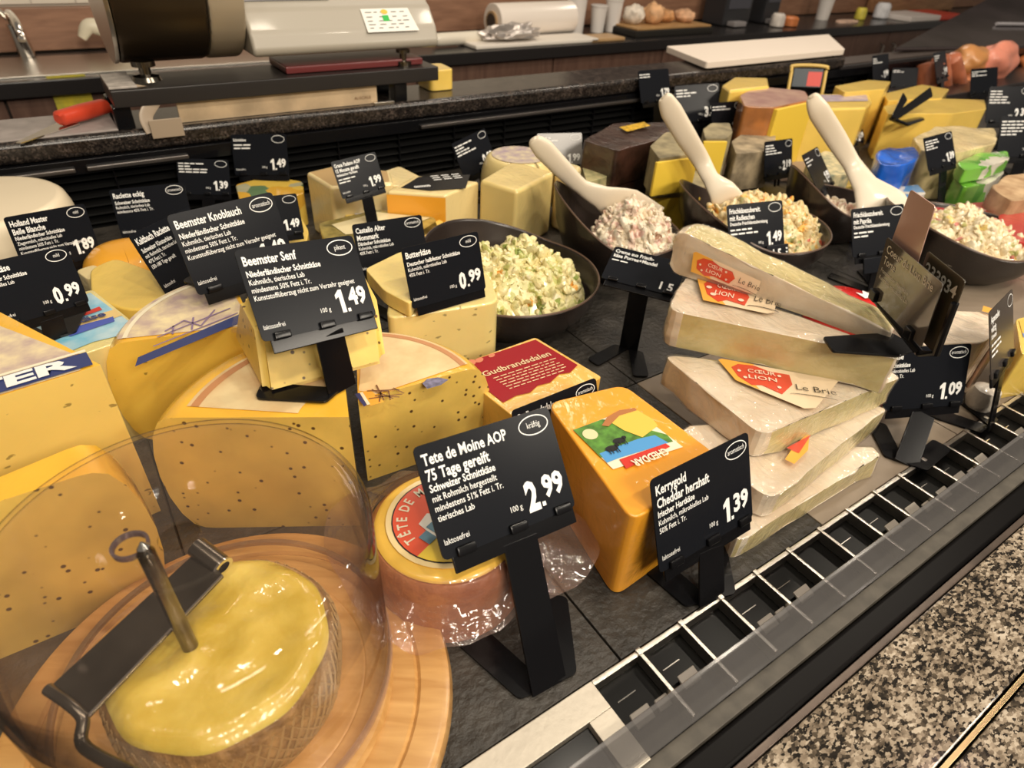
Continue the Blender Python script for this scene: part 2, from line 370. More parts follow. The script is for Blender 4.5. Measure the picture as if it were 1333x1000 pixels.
def ring_bm(bm, cx, cy, rx, ry, t, mw, z=.0004, n=36, mi=0, a0=0, a1=2 * PI):
    A = []; B = []
    for i in range(n + 1):
        a = a0 + (a1 - a0) * i / n
        A.append(bm.verts.new(mw @ Vector((cx + math.cos(a) * rx, cy + math.sin(a) * ry, z)))); B.append(bm.verts.new(mw @ Vector((cx + math.cos(a) * (rx - t), cy + math.sin(a) * (ry - t), z))))
    for i in range(n):
        bm.faces.new((A[i], A[i + 1], B[i + 1], B[i])).material_index = mi
def disc(bm, cx, cy, rx, ry, mw, z, n=40, mi=0):
    flat(bm, [(cx + math.cos(2 * PI * i / n) * rx, cy + math.sin(2 * PI * i / n) * ry) for i in range(n)], mw, z, mi)
def frame_from(o, xdir, ydir):
    """plane frame at o, x along xdir, y as near ydir as possible"""
    x = Vector(xdir).normalized(); z = x.cross(Vector(ydir)).normalized(); y = z.cross(x)
    m = Matrix((x, y, z)).transposed().to_4x4(); m.translation = Vector(o); return m

# ---------------------------------------------------------------- price signs
def price(bm, p, x, y, h, mw):
    """1.49 style: big euro figure and dot, raised cents"""
    e, c = p.split('.')
    if e == '1':   # figure one with a flag
        x1 = x - h * 1.11; flat(bm, [(x1 - h * .20, y), (x1, y), (x1, y + h), (x1 - h * .15, y + h), (x1 - h * .36, y + h * .80), (x1 - h * .36, y + h * .62), (x1 - h * .20, y + h * .70)], mw, .0004)
    else: text_bm(bm, e, x - h * 1.11, y, h * 1.36, mw, width=h * (.34 if e == '1' else .50), bold=.045, align='RIGHT')
    flat(bm, [(x - h * 1.04, y), (x - h * .90, y), (x - h * .90, y + h * .15), (x - h * 1.04, y + h * .15)], mw, .0004)
    text_bm(bm, c, x, y + h * .27, h * 1.02, mw, width=h * .88, bold=.04, align='RIGHT')
def price_sign(name_label, pose, titles=(), sub='', body=(), pr='', badge='', fz=0.0, foot=None, lac=True, mark=False, wings=True, maker=False, dim=False, vague=0, post=True, group=None, cardmat=None, bigfont=1.0):
    loc, rot, W = pose
    mw = Matrix.Translation(loc) @ Euler([math.radians(a) for a in rot], 'XYZ').to_matrix().to_4x4()
    h = W * .70; k = W / .105
    bc = mw @ Vector((0, -h / 2 - .006 * k, -.003 * k))
    if foot is None:
        dn = mw.to_3x3() @ Vector((0, -1, 0)); hh = Vector((dn.x, dn.y, 0)) * .6 + Vector((0, 0, dn.z))
        foot = bc + hh * max(.001, (bc.z - fz)) / max(.3, -hh.z)
        foot.z = fz
    foot = Vector(foot)
    root = T('price_sign', name_label, 'sign', foot, group)
    bm = bm_new(); c = [(-W / 2, -h / 2), (W / 2, -h / 2), (W / 2, h / 2), (-W / 2, h / 2)]
    poly_prism(bm, [mw @ p for p in rpoly([Vector((a, b, -.0009)) for a, b in c], .0045 * k)], (mw.to_3x3() @ Vector((0, 0, .0009))))
    cm = cardmat or CARD
    card = obj('card', bm, cm, root, smooth=False)
    # printed lettering
    bm = bm_new(); y = h / 2; X = -W / 2 + .035 * W
    ts = .098 * W * bigfont
    y -= .030 * W
    for t in titles:
        y -= ts * .98; text_bm(bm, t, X, y, ts, mw, cond=.74, bold=.026)
    if sub:
        y -= (.088 if len(titles) < 2 else .068) * W; text_bm(bm, sub, X, y, .066 * W, mw, cond=.78, bold=.024)
    for t in body:
        y -= .060 * W; text_bm(bm, t, X, y, .057 * W, mw, cond=.80, bold=.010)
    if vague:
        rng = random.Random(int(loc[0] * 1e4)); yy = y - .02 * W
        for i in range(vague):
            yy -= .055 * W; xx = X
            for j in range(rng.randint(2, 4)):
                l = rng.uniform(.06, .16) * W
                if xx + l > W * .3: break
                flat(bm, [(xx, yy), (xx + l, yy), (xx + l, yy + .022 * W), (xx, yy + .022 * W)], mw, .0004); xx += l + .02 * W
    if lac:
        text_bm(bm, 'laktosefrei', X, -h / 2 + .085 * W, .052 * W, mw, cond=.80)
    if pr:
        text_bm(bm, '100 g', W * .02, -h / 2 + .12 * W, .052 * W, mw, cond=.85, bold=.004)
        price(bm, pr, W / 2 - .045 * W, -h / 2 + .085 * W, .190 * W, mw)
    if badge is not None:
        ring_bm(bm, W / 2 - .15 * W, h / 2 - .09 * W, .118 * W, .066 * W, .008 * W, mw)
        if badge: text_bm(bm, badge, W / 2 - .15 * W, h / 2 - .105 * W, .058 * W, mw, cond=.72, align='CENTER')
    if len(bm.faces): obj('lettering', bm, WHITE, card, smooth=False, label='white printed lettering')
    else: bm.free()
    # holder: rail, three clips
    def lb(bm, x0, x1, y0, y1, z0, z1, bev=.0008):
        b2 = bm_new(); box(b2, x0 * k, x1 * k, y0, y1, z0 * k, z1 * k, bev * k)
        bmesh.ops.transform(b2, matrix=mw, verts=b2.verts)
        me = bpy.data.meshes.new('tmp'); b2.to_mesh(me); b2.free(); bm.from_mesh(me); bpy.data.meshes.remove(me)
    bm = bm_new(); lb(bm, -.046, .051, -h / 2 - .011 * k, -h / 2 + .004 * k, -.0035, -.0012)
    obj('rail', bm, BLACK, root)
    if k > .6 and post:
        for cx in (-.036, .004, .041):
            bm = bm_new(); lb(bm, cx - .007, cx + .007, -h / 2 - .001 * k, -h / 2 + .0055 * k, -.001, .0032, .0014)
            obj('clip', bm, BLACK, root)
    if not post: return root
    # post
    x_ax = (mw.to_3x3() @ Vector((1, 0, 0)))
    d = (foot - bc).normalized(); s = (x_ax - d * x_ax.dot(d)).normalized(); nrm = s.cross(d).normalized()
    pc = bc + s * .004 * k; ft = foot
    bm = bm_new(); wd = .0133 * k; th = .0022 * k
    poly_prism(bm, [pc - s * wd, pc + s * wd, ft + s * wd * 1.05, ft - s * wd * 1.05], nrm * -th, .0006 * k, 2)
    # two ribs of the slotted head
    for q in (-.45, .55):
        a = pc + s * wd * q; b = a + d * .020 * k
        poly_prism(bm, [a - s * .0013 * k, a + s * .0013 * k, b + s * .0013 * k, b - s * .0013 * k], nrm * .0045 * k)
    po = obj('post', bm, BLACK, root)
    if maker:
        bm = bm_new(); L_ = (ft - pc).length
        text_bm(bm, 'METO', 0, 0, .0062 * k, frame_from(pc.lerp(ft, .80) + nrm * .0004 , s, -d), width=.0135 * k, align='CENTER')
        obj('maker_mark', bm, mat('embossed_mark', (.05, .05, .05), .35), po, smooth=False)
    # base: two spread wings
    if wings:
        back = Vector((-d.x, -d.y, 0))
        if back.length < .1: back = (mw.to_3x3() @ Vector((0, 0, -1))); back.z = 0
        back.normalize(); sx = Vector((-back.y, back.x, 0)); sx = -sx if sx.dot(s) < 0 else sx
        for sg in (-1, 1):
            bm = bm_new(); o = ft + sx * sg * .010 * k
            a = o - sx * sg * .010 * k; b = o + sx * sg * .012 * k
            e1 = o + back * .056 * k + sx * sg * .036 * k; e2 = o + back * .066 * k + sx * sg * .016 * k
            pts = rpoly([a + Vector((0, 0, .0004)), b + Vector((0, 0, .0004)), e1 + Vector((0, 0, .0004)), e2 + Vector((0, 0, .0004))], [.001, .004 * k, .006 * k, .006 * k])
            poly_prism(bm, pts, (0, 0, .0018)); obj('base_wing', bm, BLACK, root)
    return root

# ================================================================ the counter and the room
SLATE = mat('slate', (.060, .053, .045), .42, vscale=30, bump=1, bscale=170, col2=(.022, .020, .017), spec=.45)
STONE = mat('beige_shelf_stone', (.24, .19, .14), .45, var=.15, vscale=10, bump=.15)
GRAN = granite('speckled_granite', [(0, (.008, .007, .006)), (.30, (.022, .018, .014)), (.42, (.085, .065, .045)), (.56, (.23, .18, .13)), (.76, (.38, .31, .23)), (1, (.55, .47, .37))], 330, rough=.08)
GRAN2 = granite('dark_ledge_granite', [(0, (.006, .005, .005)), (.35, (.014, .011, .010)), (.7, (.035, .028, .023)), (1, (.12, .09, .075))], 420, rough=.22, stretch=(1, 1, 1, 0))
BRASS = mat('brass_strip', (.62, .48, .26), .3, metal=1)
shelf = T('display_shelf', 'slate shelf of the cheese counter that all the cheeses stand on', 'shelf', (.4, .5, -.06))
case = T('counter_front', 'front edge of the cheese counter with steel air grille, clear pane and speckled granite', 'counter', (.4, .0, -.9))
rear = T('service_ledge', 'dark granite ledge with black louvred wall along the back of the cheese counter', 'counter', (.4, 1.14, -.9))
# slate shelf
for i in range(-4, 12):
    for j in range(4):
        x0 = i * .235 - .02 + (j % 2) * .0; y0 = .1475 + j * .24
        bm = bm_new(); box(bm, x0 + .0006, x0 + .2344, y0 + .0006, y0 + (.2394 if j < 3 else .232), -.012, 0, .0012)
        sm = STONE if (j == 0 and i >= 2) else SLATE
        obj('slate_slab', bm, sm, shelf, label='pale beige shelf slab' if sm is STONE else None)
bm = bm_new(); box(bm, -1, 3.0, .148, 1.098, -.06, -.0125); obj('shelf_tray', bm, BLACK, shelf)
# front air grille: steel frame, dark channel, cross bars, clips
bm = bm_new(); box(bm, .187, 2.9, .1430, .1470, -.010, .0012, .0006); obj('inner_rail', bm, STEEL, case)
bm = bm_new(); box(bm, .187, 2.9, .080, .1472, -.03, -.0090); obj('grille_channel', bm, mat('channel_black', (.002, .002, .002), .3, spec=.15), case)
CREAMST = mat('satin_steel_frame', (.66, .60, .50), .42, metal=.6, bump=.1, bscale=200)
bm = bm_new(); box(bm, -1, .187, .126, .1470, -.012, .0015, .0008); box(bm, .168, .187, .088, .1262, -.012, .0015, .0008); box(bm, -1, .187, .088, .094, -.012, .0010, .0008)
obj('frame_plate', bm, CREAMST, case)
bm = bm_new(); box(bm, -1, .168, .094, .126, -.0124, -.004, .0008); obj('frame_inset', bm, BLACK, case)
first = None; pitch = .0424
for i in range(44):
    x = .187 + pitch * (i + 1)
    if first is None:
        bm = bm_new(); box(bm, x - .0016, x + .0016, .092, .1462, -.009, .0022, .0008); box(bm, x - .0022, x + .0022, .1425, .1475, .0005, .0030, .0006)
        first = obj('cross_bar', bm, STEEL, case)
    else:
        o = first.copy(); COL.objects.link(o); o.location = first.location + Vector((pitch * i, 0, 0))
tab = sl = None
for i, kinds in enumerate(['ab', 'a', '', 'ab', 'a', '', '', 'a', 'ab', 'a', 'ab', 'a', '', 'ab', 'a', 'a', '', 'ab', 'a', 'ab', '', 'a']):
    x = .187 + pitch * i
    if 'a' in kinds:
        if tab is None:
            bm = bm_new(); poly_prism(bm, [(x + .008, .1075, -.0085), (x + .008, .1165, -.0040), (x + .008, .1165, -.0020), (x + .008, .1070, -.0050)], (.016, 0, 0), .0005, 1)
            CLIPM = mat('clip_metal', (.50, .46, .40), .35, metal=.25); tab = obj('spring_clip', bm, CLIPM, case); tab['x'] = x
        else:
            o = tab.copy(); COL.objects.link(o); o.location = Vector((x - tab['x'] + ((i * 37) % 5) * .002, ((i * 13) % 3) * .002, 0))
    if 'b' in kinds:
        bm = bm_new(); poly_prism(bm, [(x + .029, .1080, -.0085), (x + .029, .1150, -.0045), (x + .029, .1150, -.0025), (x + .029, .1075, -.0055)], (.011, 0, 0), .0005, 1); obj('spring_clip', bm, CLIPM, case)
    if i % 3 != 2:
        bm = bm_new(); box(bm, x + .010, x + .026, .1282, .1290, -.0088, -.0080); obj('slot_lip', bm, CHROME, case)
if 'x' in tab: del tab['x']
# low clear pane and the profiles in front of it
bm = bm_new(); poly_prism(bm, [(-1, .0895, -.001), (-1, .0925, -.001), (-1, .1005, .046), (-1, .0975, .046)], (3.9, 0, 0), .0006, 1)
obj('front_pane', bm, clear('front_pane_plastic', (.70, .70, .72), .05, .42, (.22, .21, .205), .14, 0), case, smooth=False)
KHAKI = mat('grey_gasket_ledge', (.075, .066, .052), .55, var=.25, vscale=60, bump=.2)
bm = bm_new(); box(bm, -1, 2.9, .078, .0894, -.03, -.0005, .001); obj('gasket_ledge', bm, KHAKI, case)
bm = bm_new(); box(bm, -1, 2.9, .0575, .0778, -.03, -.003, .004); obj('black_profile', bm, mat('black_profile', (.004, .0035, .0035), .35, spec=.10), case)
bm = bm_new(); box(bm, -1, 2.9, .0522, .0572, -.03, .0002, .0008); obj('bronze_rail', bm, mat('bronze_rail', (.10, .075, .06), .3, metal=.5, var=.3, vscale=30), case)
for (y0, y1) in ((-.0125, .0515), (-.36, -.0185)):
    bm = bm_new(); box(bm, -1, 2.9, y0, y1, -.04, 0, .0012); obj('granite_slab', bm, GRAN, case, smooth=False)
bm = bm_new(); box(bm, -1, 2.9, -.0172, -.0140, -.03, -.0015, .0004); obj('brass_strip', bm, BRASS, case)
bm = bm_new(); box(bm, -1, 2.9, -.36, -.30, -.9, -.041); obj('front_panel', bm, mat('front_panel_brown', (.07, .04, .025), .4), case)
# rear louvre wall and working ledge
bm = bm_new(); box(bm, -1, 3.4, 1.120, 1.14, -.06, .10); obj('rear_panel', bm, mat('rear_panel_black', (.006, .006, .007), .5), rear)
for z in (.006, .019, .032, .045, .058, .071):
    bm = bm_new(); poly_prism(bm, [(-1, 1.100, z), (-1, 1.103, z + .0015), (-1, 1.120, z + .0075), (-1, 1.120, z + .0055)], (4.4, 0, 0)); obj('louvre', bm, mat('louvre_black', (.007, .007, .007), .4, spec=.25), rear, smooth=False)
for i in range(24):
    x = -.3 + i * .115
    bm = bm_new(); box(bm, x, x + .002, 1.099, 1.119, .004, .08); obj('louvre_rib', bm, BLACK, rear)
for x0, x1 in ((-1, .0), (.014, .150), (.545, 1.2)):
    bm = bm_new(); box(bm, x0, x1, 1.085, 1.092, .088, .094, .0015); obj('light_rail', bm, mat('satin_rail', (.16, .145, .135), .3, metal=.8), rear)
bm = bm_new(); box(bm, -1, 3.4, 1.092, 1.119, .083, .103, .001); obj('rail_backing', bm, BLACK, rear)
bm = bm_new(); box(bm, -1, 1.86, 1.097, 1.222, .103, .133, .009, seg=4); obj('working_ledge', bm, GRAN2, rear)
bm = bm_new(); box(bm, -1, 3.4, 1.141, 1.215, -.9, .1025); obj('staff_side_panel', bm, mat('staff_panel', (.05, .035, .028), .5), rear)

def struct(name, bm, m, **k): return obj(name, bm, m, kind='structure', **k)
bm = bm_new(); box(bm, -3, 9, -2.5, 4.0, -.95, -.9); struct('floor', bm, mat('brown_floor_tile', (.13, .09, .065), .4, var=.2, vscale=4))
TILE = mat('cream_wall_tile', (.74, .68, .58), .3, coat=.3)
wall = struct('wall_back', box(bm_new(), -3, 9, 2.62, 2.72, -.9, 1.6), mat('tile_grout', (.50, .45, .38), .8))
t0 = None
for j in range(3):
    for i in range(18):
        x = -.42 + i * .115; z = .118 + j * .10
        if t0 is None:
            bm = bm_new(); box(bm, x + .001, x + .114, 2.612, 2.6205, z + .001, z + .099, .001); t0 = obj('wall_tile', bm, TILE, wall)
        else:
            o = t0.copy(); COL.objects.link(o); o.location = t0.location + Vector((i * .115, 0, j * .10))
        if i > 16: break
bm = bm_new(); box(bm, -1.5, 6, 2.580, 2.6195, .0, .112, .002); struct('trim_1', bm, wood('walnut_backsplash', (.33, .175, .105), (.22, .11, .065), 9, .45))
bm = bm_new(); box(bm, 2.1, 9, 2.60, 2.619, .113, 1.0, .002); struct('trim_2', bm, mat('dark_panel', (.10, .075, .07), .5, var=.3, vscale=3))
# far work counter
WALN = wood('walnut_front', (.15, .085, .06), (.095, .05, .036), 6, .42, stretch=(8, 8, 1))
far = T('work_counter', 'low walnut-fronted work counter with black top behind the aisle', 'counter', (1.5, 2.3, -.9))
bm = bm_new(); box(bm, -1.5, 6.5, 2.185, 2.58, -.045, -.005, .004); obj('worktop', bm, mat('black_worktop', (.02, .018, .018), .25, spec=.6), far)
bm = bm_new(); box(bm, -1.5, 6.5, 2.235, 2.575, -.9, -.046); obj('carcass', bm, mat('carcass_dark', (.03, .02, .015), .6), far)
for i in range(13):
    x = -1.3 + i * .60
    bm = bm_new(); box(bm, x + .003, x + .597, 2.212, 2.234, -.88, -.052, .002); d = obj('cabinet_door', bm, WALN, far)
    hx = x + (.54 if i % 2 == 0 else .06)
    bm = bm_new(); tube(bm, [(hx, 2.209, -.11), (hx, 2.190, -.115), (hx, 2.190, -.24), (hx, 2.209, -.245)], .006, 8); obj('handle', bm, STEEL, d)
# steel sink edge strip on the left part of the worktop
bm = bm_new(); box(bm, -1.4, .62, 2.23, 2.50, -.0048, -.001, .001); o = obj('sink_surround', bm, STEEL, origin=(-.3, 2.36, -.005)); tag(o, 'steel sink surround at the left end of the far work counter', 'sink')
tp = T('water_tap', 'chrome mixer tap standing at the far sink, top left', 'tap', (.02, 2.50, -.001))
a = UY(40, 82, 2.50); b = UY(16, 30, 2.50); a.z = .0
bm = bm_new(); tube(bm, [a, a.lerp(b, .5), b], [.022, .020, .018], 16); obj('body', bm, CHROME, tp)
bm = bm_new(); tube(bm, smooth_path([b - Vector((0, 0, .01)), b + Vector((0, -.05, .03)), b + Vector((.01, -.14, .02)), b + Vector((.01, -.17, -.02))]), .010, 12); obj('spout', bm, CHROME, tp)
bm = bm_new(); tube(bm, [b, b + Vector((-.02, .0, .03)), b + Vector((-.05, -.02, .05))], .007, 8); obj('lever', bm, CHROME, tp)

# ---- things on the far counter
def at_far(px, py, y=2.35, z=-.004):
    p = UY(px, py, y); return Vector((p.x, y, z))
def tape_roll():
    p = at_far(690, 45, 2.40); r = T('foil_roll', 'large white cling-film roll lying on the far counter', 'film roll', p)
    ax = Vector((1, .05, 0)).normalized(); c = p + Vector((0, 0, .062))
    bm = bm_new(); tube(bm, [c - ax * .19, c - ax * .188, c + ax * .20, c + ax * .202], [.058, .062, .062, .058], 28); obj('film', bm, mat('film_white', (.82, .74, .66), .25, coat=.6), r)
    bm = bm_new(); tube(bm, [c - ax * .197, c + ax * .21], .036, 20); co = obj('core', bm, mat('cardboard', (.42, .27, .14), .8), r)
    bm = bm_new(); tube(bm, [c - ax * .1985, c - ax * .196], .028, 20); obj('bore', bm, mat('bore_dark', (.05, .03, .02), .9), co)
tape_roll()
bm = bm_new(); c = at_far(665, 48, 2.27); c.z = .0202
bmesh.ops.create_icosphere(bm, subdivisions=4, radius=1); 
for v in bm.verts: v.co = Vector((v.co.x * .12, v.co.y * .045, max(-.0, (v.co.z + .3) * .035))) * (1 + .35 * noise.noise(v.co * 3.1)) + c
o = obj('crumpled_film', bm, mat('crumpled_foil', (.55, .50, .46), .22, metal=.5, bump=1, bscale=60), origin=c); tag(o, 'crumpled clear film beside the roll on the far counter', 'film')
bm = bm_new(); c = at_far(592, 50, 2.30); tube(bm, [c + Vector((-.09, 0, .022)), c + Vector((-.07, 0, .024)), c + Vector((.10, .01, .024)), c + Vector((.12, .01, .020))], [.014, .022, .022, .012], 14)
o = obj('spare_bag_roll', bm, mat('bag_plastic', (.78, .72, .60), .3, coat=.5), origin=c); tag(o, 'thin rolled plastic bag on the far counter beside the scale', 'bag roll')
for i, (px, w_, h_, lab) in enumerate(((749, .085, .15, 'tall milky plastic tub beside the film roll, leftmost of four'), (778, .07, .10, 'milky plastic tub, second of four behind the counter'), (797, .075, .12, 'milky plastic tub, third of four behind the counter'), (1068, .085, .12, 'white cup tower standing right of the dark devices'))):
    c = at_far(px, 30, 2.42)
    r = T('plastic_tub', lab, 'tub', c, 'stacked tubs on the far counter')
    bm = bm_new(); lathe(bm, [(.0, 0), (w_ * .40, 0), (w_ * .5, h_), (w_ * .47, h_), (w_ * .38, .006), (0, .006)], c, 28); obj('body', bm, mat('milky_plastic', (.74, .70, .66), .35, coat=.3), r)
    bm = bm_new(); lathe(bm, [(w_ * .51, h_ - .004), (w_ * .53, h_ - .002), (w_ * .53, h_ + .003), (w_ * .50, h_ + .004)], c, 28); obj('rim', bm, mat('milky_plastic', (.74, .70, .66), .35), r)
# white board
c = at_far(725, 52, 2.28); bm = bm_new(); box(bm, c.x - .42, c.x + .16, 2.21, 2.35, -.004, .010, .004); o = obj('white_cutting_board', bm, mat('board_white', (.80, .74, .66), .5), origin=c); tag(o, 'thin white cutting board on the far counter below the film roll', 'board')
c = at_far(775, 50, 2.26); bm = bm_new(); box(bm, c.x - .06, c.x + .12, 2.21, 2.32, -.004, .008, .003); o = obj('wooden_board', bm, wood('board_wood', (.55, .36, .18), (.42, .25, .11), 10), origin=c); tag(o, 'small wooden board beside the white cutting board', 'board')
# tray of bread
c = at_far(855, 42, 2.36); tr = T('bread_tray', 'black tray lined with wood holding rolls on the far counter', 'tray', c)
bm = bm_new(); box(bm, c.x - .24, c.x + .24, 2.24, 2.46, -.004, .022, .004); obj('tray', bm, mat('tray_black', (.02, .018, .015), .4), tr)
bm = bm_new(); box(bm, c.x - .23, c.x + .23, 2.25, 2.45, .0222, .030, .002); obj('liner', bm, wood('liner_wood', (.50, .30, .12), (.36, .2, .08), 10), tr)
for i, (dx, dy, sx, sz, colr, lab) in enumerate(((-.15, .02, .044, .05, (.74, .66, .56), 'pale paper-wrapped roll at the left of the bread tray'), (-.05, .0, .046, .055, (.70, .40, .20), 'golden bread roll second on the bread tray'), (.05, .03, .044, .035, (.60, .30, .12), 'small brown pastry in the middle of the bread tray'), (.15, 0, .046, .035, (.72, .42, .24), 'flat pink-brown pastry at the right of the bread tray'))):
    q = Vector((c.x + dx, 2.35 + dy, .03)); bm = bm_new(); bmesh.ops.create_icosphere(bm, subdivisions=3, radius=1)
    for v in bm.verts: v.co = Vector((v.co.x * sx, v.co.y * .05, (v.co.z + .85) * sz * .8)) * (1 + .2 * noise.noise(v.co * 2 + Vector((i, 0, 0)))) + q
    for v in bm.verts: v.co.z = max(.0302, v.co.z)
    o = obj('bread_roll', bm, mat('crust%d' % i, colr, .6, var=.3, vscale=30), origin=q); tag(o, lab, 'bread roll', 'rolls on the bread tray')
# dark appliances
for px, w_, h_, d_, lab in ((940, .20, .20, .14, 'black boxy appliance right of the bread tray'), (985, .12, .26, .12, 'tall dark till printer beside the boxy appliance')):
    c = at_far(px, 45, 2.45); r = T('till_device', lab, 'appliance', c)
    bm = bm_new(); box(bm, c.x - w_ / 2, c.x + w_ / 2, 2.45 - d_ / 2, 2.45 + d_ / 2, -.004, h_, .012); obj('housing', bm, mat('device_black', (.03, .03, .033), .35), r)
    bm = bm_new(); box(bm, c.x - w_ * .4, c.x + w_ * .4, 2.45 - d_ / 2 - .003, 2.45 - d_ / 2 + .001, h_ * .35, h_ * .8, .002); obj('screen', bm, mat('screen_dark', (.07, .07, .085), .15), r)
    bm = bm_new(); box(bm, c.x - w_ * .35, c.x + w_ * .1, 2.45 - d_ / 2 - .05, 2.45 - d_ / 2 - .002, .0, .02, .003); obj('keypad', bm, mat('keypad_grey', (.28, .26, .26), .4), r)
for px, py, y, sx, sy, sz, colr, nm, cat, lab in (
    (1010, 36, 2.30, .035, .035, .06, (.72, .66, .60), 'paper_cup', 'cup', 'white paper cup beside the till printer on the far counter'),
    (1027, 34, 2.30, .04, .04, .045, (.62, .20, .06), 'orange_jar', 'jar', 'small orange jar right of the white paper cup'),
    (1100, 36, 2.30, .09, .04, .012, (.70, .48, .36), 'paper_packet', 'packet', 'flat pinkish packet lying in front of the cup tower'),
    (1118, 26, 2.36, .03, .03, .06, (.70, .60, .08), 'yellow_bottle', 'bottle', 'little yellow bottle on the far counter'),
    (1145, 24, 2.36, .05, .04, .08, (.74, .74, .76), 'white_bag', 'bag', 'white plastic bag standing by the red-edged tray')):
    c = at_far(px, py, y); c.z = -.0048; bm = bm_new()
    lathe(bm, [(0, 0), (sx * .8, 0), (sx, sz * .1), (sx, sz * .8), (sx * .75, sz), (0, sz)], c, 24, 1, sy / sx)
    o = obj(nm, bm, mat(nm, colr, .45, var=.2, vscale=30), origin=c); tag(o, lab, cat)
c = at_far(1195, 28, 2.30); r = T('red_tray', 'white tray with a red edge at the right end of the far counter', 'tray', c)
bm = bm_new(); box(bm, c.x - .28, c.x + .05, 2.2, 2.42, -.004, .022, .004); obj('tray', bm, mat('tray_white', (.72, .66, .62), .4), r)
bm = bm_new(); box(bm, c.x + .052, c.x + .32, 2.2, 2.42, -.004, .022, .004); obj('red_end', bm, mat('tray_red', (.60, .06, .03), .4), r)
c = at_far(1190, 10, 2.50); bm = bm_new(); box(bm, c.x - .45, c.x + .45, 2.47, 2.57, -.004, .16, .02); o = obj('wooden_crate', bm, wood('crate_wood', (.36, .19, .09), (.22, .11, .05), 6), origin=c); tag(o, 'brown wooden crate against the back wall, top right', 'crate')
# yellow sticker on the cabinet
a = UY(94, 124, 2.21); bm = bm_new(); box(bm, a.x - .045, a.x + .045, 2.2095, 2.2115, a.z - .05, a.z + .05, .0008); o = obj('yellow_notice', bm, mat('yellow_notice', (.68, .55, .03), .6, col2=(.45, .42, .05), vscale=40), origin=(a.x, 2.21, a.z)); tag(o, 'yellow notice stuck on the walnut cabinet at the left', 'notice')
# cream jug/handle shape left of the scale
c = at_far(135, 60, 2.48, 0); bm = bm_new(); tube(bm, smooth_path([c + Vector((-.05, 0, .045)), c + Vector((-.02, 0, .075)), c + Vector((.03, 0, .055)), c + Vector((.07, 0, .012))]), [.012 + .010 * math.sin(i / 18 * PI) for i in range(19)], 12)
o = obj('shower_head', bm, mat('cream_hose', (.72, .66, .50), .4), origin=c); tag(o, 'cream rinsing hose end lying at the far sink left of the scale', 'hose')

# ================================================================ things on the working ledge
LZ = .133
sc = T('weighing_scale', 'large counter scale with black frame, bronze drum and white sloping housing', 'scale', (.33, 1.16, LZ))
A = UY(142, 116, 1.10); B = UY(571, 89, 1.10)
zt = (A.z + B.z) / 2
bm = bm_new(); box(bm, A.x, B.x, 1.10, 1.205, zt - .023, zt, .002); obj('platform_frame', bm, mat('scale_black', (.02, .017, .016), .35), sc)
for px in (160, 522):
    p = UY(px, 150, 1.112); bm = bm_new(); box(bm, p.x - .012, p.x + .012, 1.106, 1.13, LZ, zt - .0232, .002); obj('leg', bm, BLACK, sc)
    bm = bm_new(); box(bm, p.x - .012, p.x + .012, 1.18, 1.20, LZ, zt - .0232, .002); obj('leg', bm, BLACK, sc)
p0 = UY(233, 150, 1.113); p1 = UY(491, 130, 1.113)
bm = bm_new(); box(bm, p0.x, p1.x, 1.112, 1.116, LZ + .0005, zt - .0235, .0006); pl = obj('steel_panel', bm, mat('warm_reflection_steel', (.66, .50, .32), .42, metal=.35, var=.25, vscale=18), sc)  # warm reflection on the steel is painted into its base colour
bm = bm_new(); text_bm(bm, 'Ai-SCALE', p1.x - .012, LZ + .009, .007, frame_from((0, 1.1118, 0), (1, 0, 0), (0, 0, 1)), width=.030, align='RIGHT'); obj('lettering', bm, BROWNINK, pl, smooth=False)
p = UY(498, 139, 1.11); bm = bm_new(); box(bm, p.x - .018, p.x + .020, 1.102, 1.109, .121, .1365, .001); obj('steel_tab', bm, STEEL, sc)
p = UY(150, 100, 1.15); bm = bm_new(); box(bm, A.x, A.x + .036, 1.106, 1.20, zt + .0005, zt + .004, .001); obj('corner_plate', bm, mat('grey_plate', (.42, .38, .34), .5, var=.2, vscale=90), sc)
p = UY(525, 80, 1.125); bm = bm_new(); lathe(bm, [(0, 0), (.014, 0), (.014, .008), (.006, .009), (.006, .020), (.012, .021), (.012, .026), (0, .026)], (p.x, 1.125, zt + .0003), 20); obj('adjusting_foot', bm, DSTEEL, sc)
p = UY(188, 90, 1.135); bm = bm_new(); lathe(bm, [(0, 0), (.02, 0), (.018, .006), (.008, .008), (.008, .018), (.016, .019), (.016, .026), (0, .026)], (p.x, 1.135, zt + .0041), 20); obj('adjusting_foot', bm, DSTEEL, sc)
# drum and housing
zb = zt + .0295
d0 = UY(150, 60, 1.15); d1 = UY(318, 60, 1.15); h1 = UY(556, 60, 1.15)
def hsec(x, r=.10):   # quarter barrel profile leaning back
    return [(x, 1.115, zb), (x, 1.105, zb + .02), (x, 1.108, zb + .07), (x, 1.13, zb + .13), (x, 1.20, zb + .20), (x, 1.32, zb + .22), (x, 1.32, zb)]
def drum(x0, x1, name, m, bev=.006):
    c = (1.215, zb + .104); pts = [(x0, c[0] + math.cos(a) * .122, c[1] + math.sin(a) * .118) for a in [2 * PI * i / 40 for i in range(40)]]
    bm = bm_new(); poly_prism(bm, pts, (x1 - x0, 0, 0), bev, 2); obj(name, bm, m, sc)
drum(d0.x - .004, d0.x + .002, 'drum_end_ring', STEEL, .001)
drum(d0.x + .002, d1.x - .052, 'drum', mat('bronze_drum', (.055, .038, .022), .32, metal=.7))
drum(d1.x - .052, d1.x, 'drum_band', mat('beige_band', (.46, .38, .27), .38, metal=.3))
HOUS = mat('housing_cream', (.38, .345, .285), .38, coat=.1)
top_r = UY(520, 8, 1.15)
